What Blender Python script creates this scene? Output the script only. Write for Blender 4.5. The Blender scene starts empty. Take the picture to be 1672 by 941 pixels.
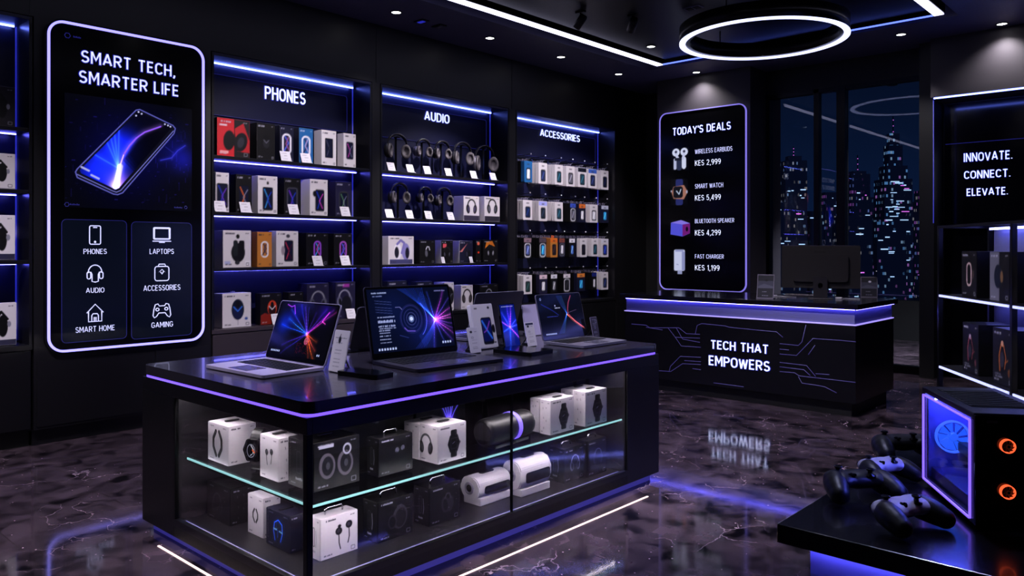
import bpy, bmesh, math, random
import numpy as np
from mathutils import Vector, Matrix, Euler
random.seed(7)
PI = math.pi
SC = bpy.context.scene
C = SC.collection

# ------------------------------------------------------------------ survey of the room (metres)
F, CX, HY, EYE = 1285.0, 836.0, 405.0, 1.45
TH = math.atan2(1174, 1285)
RX, RY, DX, DY = math.cos(TH), math.sin(TH), -math.sin(TH), math.cos(TH)
def ray(px, py):
    a = (px-CX)/F
    return a*RX+DX, a*RY+DY, -(py-HY)/F
def onz(px, py, z):
    r = ray(px, py); t = (z-EYE)/r[2]; return Vector((r[0]*t, r[1]*t, z))
def onx(px, py, x):
    r = ray(px, py); t = x/r[0]; return Vector((x, r[1]*t, EYE+r[2]*t))
def ony(px, py, y):
    r = ray(px, py); t = y/r[1]; return Vector((r[0]*t, y, EYE+r[2]*t))

# ------------------------------------------------------------------ materials
def lin(c):
    return tuple((v/12.92 if v <= .04045 else ((v+.055)/1.055)**2.4) for v in c)
MATS = {}
def mat(name, col=(0.1, 0.1, 0.1), rough=.4, metal=0., emit=None, es=0., ior=1.5, spec=.5, coat=0., bump=0., bscale=60.):
    if name in MATS: return MATS[name]
    m = bpy.data.materials.new(name); m.use_nodes = True
    nt = m.node_tree; b = nt.nodes['Principled BSDF']
    b.inputs['Base Color'].default_value = (*lin(col), 1)
    b.inputs['Roughness'].default_value = rough
    b.inputs['Metallic'].default_value = metal
    b.inputs['IOR'].default_value = ior
    b.inputs['Specular IOR Level'].default_value = spec
    b.inputs['Coat Weight'].default_value = coat
    if emit:
        b.inputs['Emission Color'].default_value = (*emit, 1); b.inputs['Emission Strength'].default_value = es
    tc = nt.nodes.new('ShaderNodeTexCoord'); n = nt.nodes.new('ShaderNodeTexNoise'); n.inputs['Scale'].default_value = bscale
    nt.links.new(tc.outputs['Object'], n.inputs['Vector'])
    if bump > 0:
        bm_ = nt.nodes.new('ShaderNodeBump'); bm_.inputs['Strength'].default_value = bump; bm_.inputs['Distance'].default_value = .002
        nt.links.new(n.outputs['Fac'], bm_.inputs['Height']); nt.links.new(bm_.outputs['Normal'], b.inputs['Normal'])
    elif not emit:
        mr = nt.nodes.new('ShaderNodeMapRange'); mr.inputs['To Min'].default_value = rough*.85; mr.inputs['To Max'].default_value = min(1, rough*1.15)
        nt.links.new(n.outputs['Fac'], mr.inputs['Value']); nt.links.new(mr.outputs['Result'], b.inputs['Roughness'])
    MATS[name] = m
    return m
def attr_mat(name, emit=0., rough=.4):
    if name in MATS: return MATS[name]
    m = bpy.data.materials.new(name); m.use_nodes = True
    nt = m.node_tree; b = nt.nodes['Principled BSDF']
    a = nt.nodes.new('ShaderNodeAttribute'); a.attribute_name = 'Col'
    b.inputs['Roughness'].default_value = rough; b.inputs['Specular IOR Level'].default_value = .3
    if emit:
        b.inputs['Base Color'].default_value = (.002, .002, .003, 1)
        nt.links.new(a.outputs['Color'], b.inputs['Emission Color']); b.inputs['Emission Strength'].default_value = emit
    else:
        nt.links.new(a.outputs['Color'], b.inputs['Base Color'])
    MATS[name] = m
    return m
def glass_mat(name, tint=(1, 1, 1), refl=1.0, rough=0.0):
    m = bpy.data.materials.new(name); m.use_nodes = True
    nt = m.node_tree; nt.nodes.clear()
    o = nt.nodes.new('ShaderNodeOutputMaterial'); t = nt.nodes.new('ShaderNodeBsdfTransparent'); g = nt.nodes.new('ShaderNodeBsdfGlossy')
    mx = nt.nodes.new('ShaderNodeMixShader'); f = nt.nodes.new('ShaderNodeFresnel'); f.inputs['IOR'].default_value = 1.45
    mul = nt.nodes.new('ShaderNodeMath'); mul.operation = 'MULTIPLY'; mul.inputs[1].default_value = refl
    t.inputs['Color'].default_value = (*tint, 1); g.inputs['Roughness'].default_value = rough
    nt.links.new(f.outputs[0], mul.inputs[0]); nt.links.new(mul.outputs[0], mx.inputs['Fac'])
    nt.links.new(t.outputs[0], mx.inputs[1]); nt.links.new(g.outputs[0], mx.inputs[2]); nt.links.new(mx.outputs[0], o.inputs['Surface'])
    MATS[name] = m
    return m

BLK = mat('black_lacquer', (.05, .05, .062), .34)
BLK2 = mat('black_matte', (.035, .035, .042), .55)
SIDE = mat('black_panel', (.055, .055, .075), .3)
NAVY = mat('navy_panel', (.075, .085, .21), .35)
TOPM = mat('island_top', (.155, .145, .18), .22, coat=.3)
COUNT = mat('counter_black', (.06, .06, .075), .25)
GREYM = mat('cabinet_grey', (.20, .17, .20), .45)
WALLM = mat('wall_charcoal', (.20, .185, .215), .6, bump=.15, bscale=200)
LEFTM = mat('wall_panel_black', (.042, .04, .056), .42)
CEILM = mat('ceiling_black', (.26, .25, .38), .5)
CEIL2 = mat('ceiling_inner', (.06, .06, .08), .35)
METB = mat('metal_black', (.06, .06, .07), .3, .6)
METS = mat('metal_silver', (.55, .53, .60), .32, .9)
CHROME = mat('chrome', (.85, .85, .88), .12, 1.)
LAPG = mat('laptop_grey', (.40, .39, .45), .38, .25)
LAPS = mat('laptop_silver', (.66, .63, .74), .38, .2)
LAPD = mat('laptop_dark', (.21, .20, .25), .34, .25)
KEYM = mat('keys_black', (.06, .06, .075), .45)
RUB = mat('plastic_black', (.055, .055, .065), .42)
RUBG = mat('plastic_gloss', (.03, .03, .04), .12)
PADM = mat('cushion_grey', (.30, .28, .31), .6)
CUPM = mat('cup_dark', (.13, .125, .15), .3, .3)
PLW = mat('plastic_white', (.82, .80, .84), .4)
ACRY = mat('acrylic_grey', (.45, .43, .50), .15)
ORNG = mat('card_orange', (.85, .36, .08), .5)
BOXW = mat('card_white', (.78, .76, .79), .5)
BOXK = mat('card_black', (.05, .047, .056), .42, spec=.3)
BOXN = mat('card_navy', (.08, .085, .17), .4)
BOXP = mat('card_violet', (.11, .10, .20), .4)
BOXB = mat('card_blue', (.10, .30, .52), .45)
BOXR = mat('card_red', (.62, .10, .13), .45)
BOXO = mat('card_amber', (.62, .38, .16), .45)
BOXG = mat('card_grey', (.45, .43, .50), .45)
BM = dict(w=BOXW, k=BOXK, n=BOXN, p=BOXP, b=BOXB, r=BOXR, o=BOXO, g=BOXG)
BC = dict(w=(.80, .78, .81), k=(.055, .052, .062), n=(.085, .09, .18), p=(.12, .11, .22), b=(.12, .36, .60), r=(.68, .10, .14), o=(.70, .44, .18), g=(.45, .43, .5))
PRINT = attr_mat('printed_card', 0, .42)
SCREEN = attr_mat('lit_screen', 1.15, .12)
SIGNSCR = attr_mat('lit_sign_screen', 1.0, .2)
L_BLUE = mat('led_blue', (.5, .5, .6), .5, emit=(.12, .18, 1.), es=14)
L_BLUE2 = mat('led_blue_shelf', (.5, .5, .6), .5, emit=(.11, .11, 1.), es=27)
L_EDGE = mat('led_blue_edge', (.5, .5, .6), .5, emit=(.03, .04, 1.), es=.35)
L_SIGN = mat('led_sign', (.5, .5, .6), .5, emit=(.24, .215, 1.), es=2.5)
L_DEAL = mat('led_sign_dim', (.5, .5, .6), .5, emit=(.28, .22, 1.), es=.75)
L_VIO = mat('led_violet', (.5, .5, .6), .5, emit=(.15, .07, 1.), es=2.0)
L_VIO2 = mat('plinth_glow_violet', (.5, .5, .6), .5, emit=(.10, .08, .8), es=.22)
L_CEIL = mat('led_ceiling', (.6, .6, .6), .5, emit=(.70, .68, 1.), es=3.2)
L_CEILB = mat('led_ceiling_blue', (.6, .6, .6), .5, emit=(.10, .16, 1.), es=2.5)
L_RING = mat('led_ring', (.6, .6, .6), .5, emit=(.55, .58, 1.), es=2.6)
L_WARM = mat('glow_warm', (.6, .6, .6), .5, emit=(1., .70, .66), es=2.2)
L_COUNT = mat('led_counter', (.6, .6, .6), .5, emit=(.15, .13, 1.), es=18)
L_TABLE = mat('led_table', (.6, .6, .6), .5, emit=(.17, .16, 1.), es=48)
L_LINE = mat('led_line', (.6, .6, .6), .5, emit=(.38, .30, 1.), es=1.1)
L_TRACE = mat('led_trace', (.3, .3, .4), .5, emit=(.10, .07, .42), es=.34)
L_CAB = mat('led_cabinet', (.6, .6, .6), .5, emit=(1., .90, .97), es=60)
L_DECK = mat('led_deck', (.6, .6, .6), .5, emit=(.10, .12, 1.), es=.5)
L_RACK = mat('led_rack', (.6, .6, .6), .5, emit=(.36, .40, 1.), es=1.7)
L_RACKB = mat('led_rack_back', (.6, .6, .6), .5, emit=(.20, .22, 1.), es=22)
L_PC = mat('led_pc', (.6, .6, .6), .5, emit=(.19, .10, 1.), es=1.7)
L_PCB = mat('led_pc_blue', (.3, .3, .6), .5, emit=(.03, .12, 1.), es=1.6)
L_PCIN = mat('led_pc_inner', (.3, .3, .6), .5, emit=(.10, .12, 1.), es=170)
L_RED = mat('led_red', (.5, .2, .1), .5, emit=(1., .10, .03), es=1.6)
L_TXT = mat('letter_white', (.8, .8, .85), .5, emit=(.72, .76, 1.), es=1.05)
L_TXTB = mat('letter_white_bright', (.8, .8, .85), .5, emit=(.60, .68, 1.), es=1.5)
L_HALO = mat('letter_halo_blue', (.1, .1, .3), .5, emit=(.015, .02, .75), es=.42)
L_ICON = mat('icon_white', (.7, .7, .8), .5, emit=(.56, .58, .95), es=1.0)
L_FINE = mat('fine_blue', (.1, .1, .2), .5, emit=(.03, .03, .40), es=.32)
L_DOWN = mat('downlight_lens', (.9, .9, .9), .4, emit=(1., .95, 1.), es=9)
GLASSC = glass_mat('case_glass', (.985, .99, .99), .30)
GLASSW = glass_mat('window_glass', (.86, .92, 1.0), .75)
GLASSE = mat('glass_edge_glow', (.35, .55, .55), .2, emit=(.42, .88, .92), es=1.0)  # edge glows by itself in place of light carried through the glass

# ------------------------------------------------------------------ mesh helpers
def bmn(): return bmesh.new()
def bx(bm, x0, x1, y0, y1, z0, z1, mi=0, bev=0., seg=2):
    vs = [bm.verts.new((x, y, z)) for x in (x0, x1) for y in (y0, y1) for z in (z0, z1)]
    idx = [(0, 1, 3, 2), (4, 6, 7, 5), (0, 4, 5, 1), (2, 3, 7, 6), (0, 2, 6, 4), (1, 5, 7, 3)]
    fs = [bm.faces.new([vs[i] for i in q]) for q in idx]
    for f in fs: f.material_index = mi
    if bev > 0:
        es = {e for f in fs for e in f.edges}
        r = bmesh.ops.bevel(bm, geom=list(es), offset=bev, segments=seg, affect='EDGES', profile=.5)
        for f in r['faces']: f.material_index = mi
    return vs
def tube(bm, pts, r, n=8, mi=0, closed=False):
    pts = [Vector(p) for p in pts]; N = len(pts); rings = []
    rr = r if isinstance(r, (list, tuple)) else [r]*N
    up = None
    for i, p in enumerate(pts):
        a = pts[(i-1) % N] if (i > 0 or closed) else p
        b = pts[(i+1) % N] if (i < N-1 or closed) else p
        t = (b-a).normalized()
        if up is None:
            up = Vector((0, 0, 1)) if abs(t.z) < .9 else Vector((1, 0, 0))
        s = t.cross(up).normalized(); up = s.cross(t).normalized()
        rings.append([bm.verts.new(p+(s*math.cos(2*PI*k/n)+up*math.sin(2*PI*k/n))*rr[i]) for k in range(n)])
    for i in range(N if closed else N-1):
        A, B = rings[i], rings[(i+1) % N]
        for k in range(n):
            f = bm.faces.new((A[k], A[(k+1) % n], B[(k+1) % n], B[k])); f.material_index = mi; f.smooth = True
    if not closed:
        for q in (rings[0][::-1], rings[-1]):
            f = bm.faces.new(q); f.material_index = mi
def lathe(bm, prof, n=24, mi=0, M=None):
    """prof: (radius, height) pairs about local Z, closed top and bottom; M places it."""
    M = M or Matrix.Identity(4); rings = []
    for r, h in prof:
        rings.append([bm.verts.new(M @ Vector((r*math.cos(2*PI*k/n), r*math.sin(2*PI*k/n), h))) for k in range(n)])
    for A, B in zip(rings, rings[1:]):
        for k in range(n):
            f = bm.faces.new((A[k], A[(k+1) % n], B[(k+1) % n], B[k])); f.material_index = mi; f.smooth = True
    f = bm.faces.new(rings[0][::-1]); f.material_index = mi
    f = bm.faces.new(rings[-1]); f.material_index = mi
def rr_pts(w, h, r, n=6):
    """rounded rectangle outline in (x, z), centred on x, standing on z = 0."""
    out = []
    for cx, cz, a0 in ((w/2-r, h-r, 0), (-w/2+r, h-r, 90), (-w/2+r, r, 180), (w/2-r, r, 270)):
        for k in range(n+1):
            a = math.radians(a0+90*k/n); out.append((cx+r*math.cos(a), cz+r*math.sin(a)))
    return out
def prism(bm, pts, y0, y1, mi=0, M=None):
    """outline in (x, z) pushed from y0 to y1."""
    M = M or Matrix.Identity(4)
    A = [bm.verts.new(M @ Vector((x, y0, z))) for x, z in pts]; B = [bm.verts.new(M @ Vector((x, y1, z))) for x, z in pts]
    n = len(pts)
    for k in range(n):
        f = bm.faces.new((A[k], A[(k+1) % n], B[(k+1) % n], B[k])); f.material_index = mi
    f = bm.faces.new(A[::-1]); f.material_index = mi; f = bm.faces.new(B); f.material_index = mi
def ringprism(bm, po, pi, y0, y1, mi=0):
    n = len(po)
    V = [[bm.verts.new((x, y, z)) for x, z in p] for y in (y0, y1) for p in (po, pi)]
    oa, ia, ob, ib = V
    for k in range(n):
        j = (k+1) % n
        for q in ((oa[k], oa[j], ia[j], ia[k]), (ob[k], ib[k], ib[j], ob[j]), (oa[k], ob[k], ob[j], oa[j]), (ia[k], ia[j], ib[j], ib[k])):
            f = bm.faces.new(q); f.material_index = mi
def rr_frame(bm, w, h, r, t, y0, y1, mi=0, n=8):
    po = rr_pts(w, h, r, n); pi = [(x, z+t) for x, z in rr_pts(w-2*t, h-2*t, max(r-t, .001), n)]
    ringprism(bm, po, pi, y0, y1, mi)
def obj(name, bm, mats, parent=None, loc=None, rot=None, smooth=None):
    bmesh.ops.recalc_face_normals(bm, faces=bm.faces)
    me = bpy.data.meshes.new(name); bm.to_mesh(me); bm.free()
    for m in (mats if isinstance(mats, (list, tuple)) else [mats]): me.materials.append(m)
    return link(name, me, parent, loc, rot)
def link(name, me, parent=None, loc=None, rot=None):
    o = bpy.data.objects.new(name, me); C.objects.link(o)
    if parent is not None: o.parent = parent
    if loc is not None: o.location = loc
    if rot is not None: o.rotation_euler = rot
    return o
def box(name, m, parent, x0, x1, y0, y1, z0, z1, bev=0., loc=None, rot=None):
    b = bmn(); bx(b, x0, x1, y0, y1, z0, z1, 0, bev); return obj(name, b, m, parent, loc, rot)
def tag(o, label, cat, group=None, kind=None):
    o['label'] = label; o['category'] = cat
    if group: o['group'] = group
    if kind: o['kind'] = kind
    return o
def thing(name, label, cat, loc=(0, 0, 0), rz=0., group=None):
    o = bpy.data.objects.new(name, None); C.objects.link(o); o.empty_display_size = .05
    o.location = loc; o.rotation_euler = (0, 0, rz)
    return tag(o, label, cat, group)
def struct(name, bm, m, label=None):
    o = obj(name, bm, m); o['kind'] = 'structure'
    o['label'] = label or name.replace('_', ' '); o['category'] = name.split('_')[0]
    return o
def dup(root, loc, rz=None, label=None, group=None):
    r = root.copy(); C.objects.link(r); r.location = loc
    if rz is not None: r.rotation_euler = (0, 0, rz)
    if label: r['label'] = label
    if group: r['group'] = group
    for ch in list(root.children):
        c = ch.copy(); C.objects.link(c); c.parent = r
        for g in ch.children:
            d = g.copy(); C.objects.link(d); d.parent = c
    return r

# ------------------------------------------------------------------ printed and lit pictures as coloured grids
class Paint:
    def __init__(s, w, h, n, bg=(0, 0, 0)):
        s.w, s.h = w, h; s.ny = n; s.nx = max(3, int(round(n*w/h))); s.a = w/h
        x = np.linspace(0, s.a, s.nx); y = np.linspace(0, 1, s.ny)
        s.X, s.Y = np.meshgrid(x, y); s.px = 1.0/(n-1)
        s.C = np.ones((s.ny, s.nx, 3))*np.array(bg)
    def mask(s, m, col, a=1, add=False):
        m = np.clip(m, 0, 1)[..., None]*a
        if add: s.C = s.C+m*np.array(col)
        else: s.C = s.C*(1-m)+m*np.array(col)
    def sd(s, d, col, a=1, add=False, soft=None):
        s.mask(.5-d/(soft or s.px), col, a, add)
    def box(s, x0, y0, x1, y1, col, r=0, a=1, line=0):
        qx = np.abs(s.X-(x0+x1)/2)-(x1-x0)/2+r; qy = np.abs(s.Y-(y0+y1)/2)-(y1-y0)/2+r
        d = np.hypot(np.maximum(qx, 0), np.maximum(qy, 0))+np.minimum(np.maximum(qx, qy), 0)-r
        s.sd(np.abs(d)-line if line else d, col, a)
    def ell(s, cx, cy, rx, ry, col, a=1, line=0, rot=0):
        X, Y = s.X-cx, s.Y-cy; c_, s_ = math.cos(rot), math.sin(rot)
        X, Y = X*c_+Y*s_, -X*s_+Y*c_
        d = (np.hypot(X/rx, Y/ry)-1)*min(rx, ry)
        s.sd(np.abs(d)-line if line else d, col, a)
    def dist(s, pts):
        d = np.full(s.X.shape, 9.)
        for (ax, ay), (bx_, by) in zip(pts, pts[1:]):
            ux, uy = bx_-ax, by-ay; L = ux*ux+uy*uy+1e-12
            t = np.clip(((s.X-ax)*ux+(s.Y-ay)*uy)/L, 0, 1)
            d = np.minimum(d, np.hypot(s.X-ax-t*ux, s.Y-ay-t*uy))
        return d
    def line(s, pts, w, col, a=1, add=False, glow=0):
        d = s.dist(pts); s.sd(d-w/2, col, a, add)
        if glow: s.mask(np.exp(-(d/glow)**2), col, a*.35, True)
    def poly(s, pts, col, a=1, clip=None):
        m = s.inside(pts); s.mask(m, col, a)
    def inside(s, pts):
        P = list(pts)+[pts[0]]; ins = np.zeros(s.X.shape, bool)
        for (ax, ay), (bx_, by) in zip(P, P[1:]):
            if ay == by: continue
            c = ((ay > s.Y) != (by > s.Y)) & (s.X < (bx_-ax)*(s.Y-ay)/(by-ay)+ax); ins ^= c
        d = s.dist(P); d = np.where(ins, -d, d)
        return np.clip(.5-d/s.px, 0, 1)
    def glow(s, cx, cy, r, col, a=1, ry=None):
        s.mask(np.exp(-((s.X-cx)/r)**2-((s.Y-cy)/(ry or r))**2), col, a, True)
    def txt(s, x, y, w, h, col, a=1, seed=1):
        rnd = random.Random(seed); t = x
        while t < x+w-h*.3:
            u = h*rnd.uniform(.45, .8); k = rnd.random()
            if k < .85:
                s.box(t, y, min(t+u*.8, x+w), y+h*rnd.uniform(.7, 1), col, 0, a)
            t += u
    def mesh(s, name):
        nx, ny = s.nx, s.ny
        co = np.stack([(s.X/s.a-.5)*s.w, np.zeros_like(s.X), s.Y*s.h], -1).reshape(-1, 3)
        i = np.arange(nx*ny).reshape(ny, nx)
        q = np.stack([i[:-1, :-1], i[:-1, 1:], i[1:, 1:], i[1:, :-1]], -1).reshape(-1, 4)
        me = bpy.data.meshes.new(name); me.from_pydata(co.tolist(), [], q.tolist())
        c = np.clip(s.C, 0, 4).reshape(-1, 3); c = np.where(c <= .04045, c/12.92, ((c+.055)/1.055)**2.4)
        at = me.color_attributes.new('Col', 'FLOAT_COLOR', 'POINT')
        at.data.foreach_set('color', np.concatenate([c, np.ones((len(c), 1))], 1).ravel().astype(np.float32))
        return me
    def put(s, name, m, parent, loc=(0, 0, 0), rot=None):
        me = s.mesh(name); me.materials.append(m); return link(name, me, parent, loc, rot)

def pic_phone(P, cx, cy, h, c1=(.15, .3, .95), c2=(.85, .2, .8), body=(.03, .03, .05), ring=None):
    w = h*.24
    if ring: P.box(cx-w-.02, cy-h/2-.02, cx+w+.02, cy+h/2+.02, ring, .08)
    P.box(cx-w, cy-h/2, cx+w, cy+h/2, body, h*.07)
    P.box(cx-w*.86, cy-h*.46, cx+w*.86, cy+h*.46, (.03, .05, .16), h*.05)
    P.line([(cx-w*.7, cy+h*.4), (cx+w*.1, cy), (cx-w*.5, cy-h*.38)], h*.05, c1, .9)
    P.line([(cx+w*.7, cy+h*.3), (cx-w*.1, cy-h*.02), (cx+w*.6, cy-h*.36)], h*.045, c2, .9)
def pic_cans(P, cx, cy, s, c1=(.05, .05, .06), c2=(.25, .24, .28), c3=(.6, .6, .66)):
    pts = [(cx+s*.36*math.cos(a), cy+.1*s+s*.42*math.sin(a)) for a in np.linspace(0, PI, 14)]
    P.line(pts, s*.10, c1); P.line(pts, s*.03, c3, .7)
    for k in (-1, 1):
        P.ell(cx+k*s*.33, cy-s*.12, s*.17, s*.30, c1, rot=-k*.15); P.ell(cx+k*s*.29, cy-s*.12, s*.09, s*.20, c2, rot=-k*.15)
def pic_pair(P, cx, cy, s, c1, c2, c3):
    """one large cup in three-quarter view with the second behind it."""
    P.ell(cx+s*.16, cy-s*.05, s*.20, s*.34, c1, rot=-.2); P.ell(cx-s*.14, cy-s*.02, s*.22, s*.36, c1, rot=.15)
    P.ell(cx-s*.12, cy-s*.04, s*.13, s*.25, c2, rot=.15)
    P.line([(cx-s*.15, cy+s*.25), (cx-s*.05, cy+s*.44), (cx+s*.12, cy+s*.42), (cx+s*.2, cy+s*.2)], s*.07, c3)
def pic_buds(P, cx, cy, s, c1=(.08, .08, .1), c2=(.1, .1, .12)):
    for k in (-1, 1):
        x = cx+k*s*.2; y = cy+s*.16+k*s*.03
        P.ell(x, y, s*.13, s*.14, c1); P.line([(x+k*.02*s, y-s*.08), (x+k*.01*s, y-s*.3), (x-k*s*.05, y-s*.55)], s*.045, c2)
        P.ell(x-k*s*.05, y+s*.05, s*.06, s*.06, (.3, .3, .34))
def pic_watch(P, cx, cy, s, c1=(.05, .05, .06), c2=(.16, .16, .18), face=(.02, .02, .03)):
    P.box(cx-s*.16, cy-s*.52, cx+s*.16, cy+s*.52, c1, s*.06)
    P.poly([(cx-s*.2, cy+s*.32), (cx+s*.2, cy+s*.32), (cx+s*.32, cy), (cx+s*.2, cy-s*.32), (cx-s*.2, cy-s*.32), (cx-s*.32, cy)], c1)
    P.box(cx-s*.17, cy-s*.22, cx+s*.17, cy+s*.22, c2, s*.06); P.box(cx-s*.13, cy-s*.17, cx+s*.13, cy+s*.17, face, s*.04)
    P.line([(cx-s*.06, cy), (cx+s*.05, cy+.05*s)], s*.03, (.5, .5, .6)); P.ell(cx+s*.32, cy, s*.035, s*.05, (.3, .3, .34))
def pic_bands(P, cx, cy, s, c=(.05, .05, .06)):
    for k in (-1, 1):
        P.line([(cx+k*s*.12, cy+s*.42), (cx+k*s*.30, cy+s*.15), (cx+k*s*.30, cy-s*.15), (cx+k*s*.10, cy-s*.44)], s*.15, c)
def pic_mouse(P, cx, cy, s, c1, c2, c3):
    P.ell(cx, cy, s*.30, s*.46, c1); P.ell(cx, cy-s*.12, s*.24, s*.30, c2)
    P.ell(cx, cy+s*.22, s*.10, s*.15, (.03, .03, .05)); P.line([(cx-s*.2, cy+s*.12), (cx, cy-s*.08), (cx+s*.2, cy+s*.12)], s*.05, c3)
def pic_loop(P, cx, cy, s, c1, c2, c3):
    P.box(cx-s*.22, cy-s*.48, cx+s*.22, cy+s*.48, c1, s*.21, 1, s*.05)
    P.line([(cx-s*.14, cy-s*.35), (cx+s*.10, cy+.05*s), (cx-s*.08, cy+s*.35)], s*.08, c2); P.line([(cx+s*.14, cy-s*.3), (cx-s*.05, cy), (cx+s*.1, cy+s*.34)], s*.06, c3)

HANDLE = {}
def product_box(label, loc, w, d, h, col, art=None, group=None, cat='box', name='product_box', side=None, rz=PI/2, n=44, handle=0, end=None, bev=.003, bg=None, slot=False):
    """a carton: local x along its printed front (facing -y), depth towards +y, standing on z = 0."""
    t = thing(name, label, cat, loc, rz, group)
    box('carton', BM[side or col], t, -w/2, w/2, 0, d, 0, h, bev)
    P = Paint(w-.004, h-.004, n, bg or BC[col]); a = P.a
    dark = sum(P.C[0, 0]) < 1.2
    ink = (.72, .72, .80) if dark else (.16, .15, .20)
    if art: art(P, a)
    P.txt(.08*a, .90, .34*a, .045, ink, .9, int(w*9999)); P.txt(.80*a, .915, .12*a, .03, ink, .7, 3)
    P.txt(.08*a, .06, .22*a, .035, ink, .7, 5); P.box(.82*a, .05, .92*a, .05+.08*a, ink, .01, .6, .008)
    P.put('printed_front', PRINT, t, (0, -.0015, .002))
    if end is not None:
        E_ = Paint(d-.004, h-.004, n, BC[side or col]); end(E_, E_.a)
        E_.txt(.1*E_.a, .91, .2*E_.a, .03, ink, .7, 8); E_.txt(.75*E_.a, .91, .16*E_.a, .03, ink, .6, 9)
        E_.txt(.1*E_.a, .06, .2*E_.a, .03, ink, .6, 4)
        E_.put('printed_end', PRINT, t, (-w/2-.0015, d/2, .002), (0, 0, -PI/2))
    if handle:
        b = bmn(); hw = handle
        tube(b, [(-hw, d*.5, h-.001), (-hw, d*.5, h+hw*.45), (-hw*.8, d*.5, h+hw*.6), (hw*.8, d*.5, h+hw*.6), (hw, d*.5, h+hw*.45), (hw, d*.5, h-.001)], .004, 6)
        obj('handle', b, CHROME, t)
    if slot:
        b = bmn(); prism(b, rr_pts(.07, .022, .008, 3), 0, .004); o = obj('hang_slot', b, RUB, t, (0, d*.5+.011, h+.004), (PI/2, 0, 0))
    return t

def price_card(label, loc, w=.075, h=.09, rz=PI/2, tilt=.35, group='price cards on the shelves', n=22, white=True, seed=1, mark=True):
    t = thing('price_card', label, 'price card', (loc[0], loc[1], loc[2]+.002), rz, group)
    M = Euler((-tilt, 0, 0)).to_matrix().to_4x4()
    b = bmn(); prism(b, rr_pts(w, h, .003, 2), 0, .003, 0, M); bx(b, -w/2, w/2, -.02, .004+h*.0, 0, .003)
    obj('card', b, PLW if white else ACRY, t)
    P = Paint(w*.94, h*.94, n, (.82, .81, .86) if white else (.30, .29, .35))
    ink = (.45, .44, .5) if white else (.75, .75, .82)
    if mark:
        P.txt(.15*P.a, .78, .5*P.a, .07, ink, .7, seed); P.txt(.35*P.a, .5, .4*P.a, .1, ink, .6, seed+3); P.txt(.2*P.a, .2, .5*P.a, .05, ink, .5, seed+7)
    P.put('printed_face', PRINT, t, M @ Vector((0, -.0008, h*.03)), (-tilt, 0, 0))
    return t

def arc_(cx, cy, rx, ry, a0, a1, n=9):
    return [(cx+rx*math.cos(math.radians(a0+(a1-a0)*k/n)), cy+ry*math.sin(math.radians(a0+(a1-a0)*k/n))) for k in range(n+1)]
O_ = arc_(.31, .68, .31, .32, 0, 180)+arc_(.31, .32, .31, .32, 180, 360)+[(.62, .68)]
P_ = [(0, 0), (0, 1), (.30, 1)]+arc_(.30, .735, .26, .265, 90, -90)+[(0, .47)]
GLYPH = {
 'A': [[(0, 0), (.32, 1), (.36, 1), (.68, 0)], [(.13, .30), (.55, .30)]], 'B': [[(0, 0), (0, 1), (.30, 1)]+arc_(.30, .77, .22, .23, 90, -90)+[(0, .54)], [(.30, .54)]+arc_(.30, .27, .26, .27, 90, -90)+[(0, 0)]],
 'C': [arc_(.30, .69, .30, .31, 25, 180)+arc_(.30, .31, .30, .31, 180, 335)], 'D': [[(0, 0), (0, 1), (.24, 1)]+arc_(.24, .66, .35, .34, 90, 0)+arc_(.24, .34, .35, .34, 0, -90)+[(0, 0)]],
 'E': [[(.47, 1), (0, 1), (0, 0), (.47, 0)], [(0, .52), (.42, .52)]], 'F': [[(.47, 1), (0, 1), (0, 0)], [(0, .49), (.41, .49)]],
 'G': [arc_(.31, .69, .31, .31, 25, 180)+arc_(.31, .31, .31, .31, 180, 350)+[(.62, .46), (.36, .46)]], 'H': [[(0, 0), (0, 1)], [(.57, 0), (.57, 1)], [(0, .52), (.57, .52)]],
 'I': [[(0, 0), (0, 1)]], 'K': [[(0, 0), (0, 1)], [(.54, 1), (.02, .40)], [(.19, .60), (.57, 0)]], 'L': [[(0, 1), (0, 0), (.45, 0)]],
 'M': [[(0, 0), (0, 1), (.05, 1), (.36, .30), (.67, 1), (.72, 1), (.72, 0)]], 'N': [[(0, 0), (0, 1), (.04, 1), (.53, 0), (.57, 0), (.57, 1)]], 'O': [O_], 'P': [P_], 'R': [P_, [(.27, .47), (.56, 0)]],
 'S': [arc_(.27, .745, .25, .255, 28, 262, 12)+arc_(.27, .25, .27, .25, 82, -155, 12)], 'T': [[(0, 1), (.58, 1)], [(.29, 1), (.29, 0)]], 'U': [[(0, 1), (0, .3)]+arc_(.28, .3, .28, .3, 180, 360)+[(.56, 1)]],
 'V': [[(0, 1), (.30, 0), (.34, 0), (.64, 1)]], 'W': [[(0, 1), (.20, 0), (.23, 0), (.43, .9), (.46, .9), (.66, 0), (.69, 0), (.89, 1)]], 'Y': [[(0, 1), (.30, .44), (.60, 1)], [(.30, .44), (.30, 0)]],
 '1': [[(0, .80), (.2, 1), (.22, 1), (.22, 0)]], '2': [arc_(.26, .73, .25, .27, 165, -30)+[(.0, 0), (.53, 0)]], '4': [[(.56, .24), (0, .24), (.38, 1), (.42, 1), (.42, 0)]],
 '5': [[(.47, 1), (.06, 1), (.02, .56)]+arc_(.25, .32, .27, .32, 125, -155)], '9': [arc_(.26, .70, .26, .30, 0, 360, 16), [(.52, .70), (.49, .35), (.36, .06), (.14, 0)]],
 '.': [[(0, -.03), (0, .06)]], ',': [[(.07, .08), (.06, -.05), (-.01, -.22)]], "'": [[(0, 1.03), (0, .72)]]}
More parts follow.
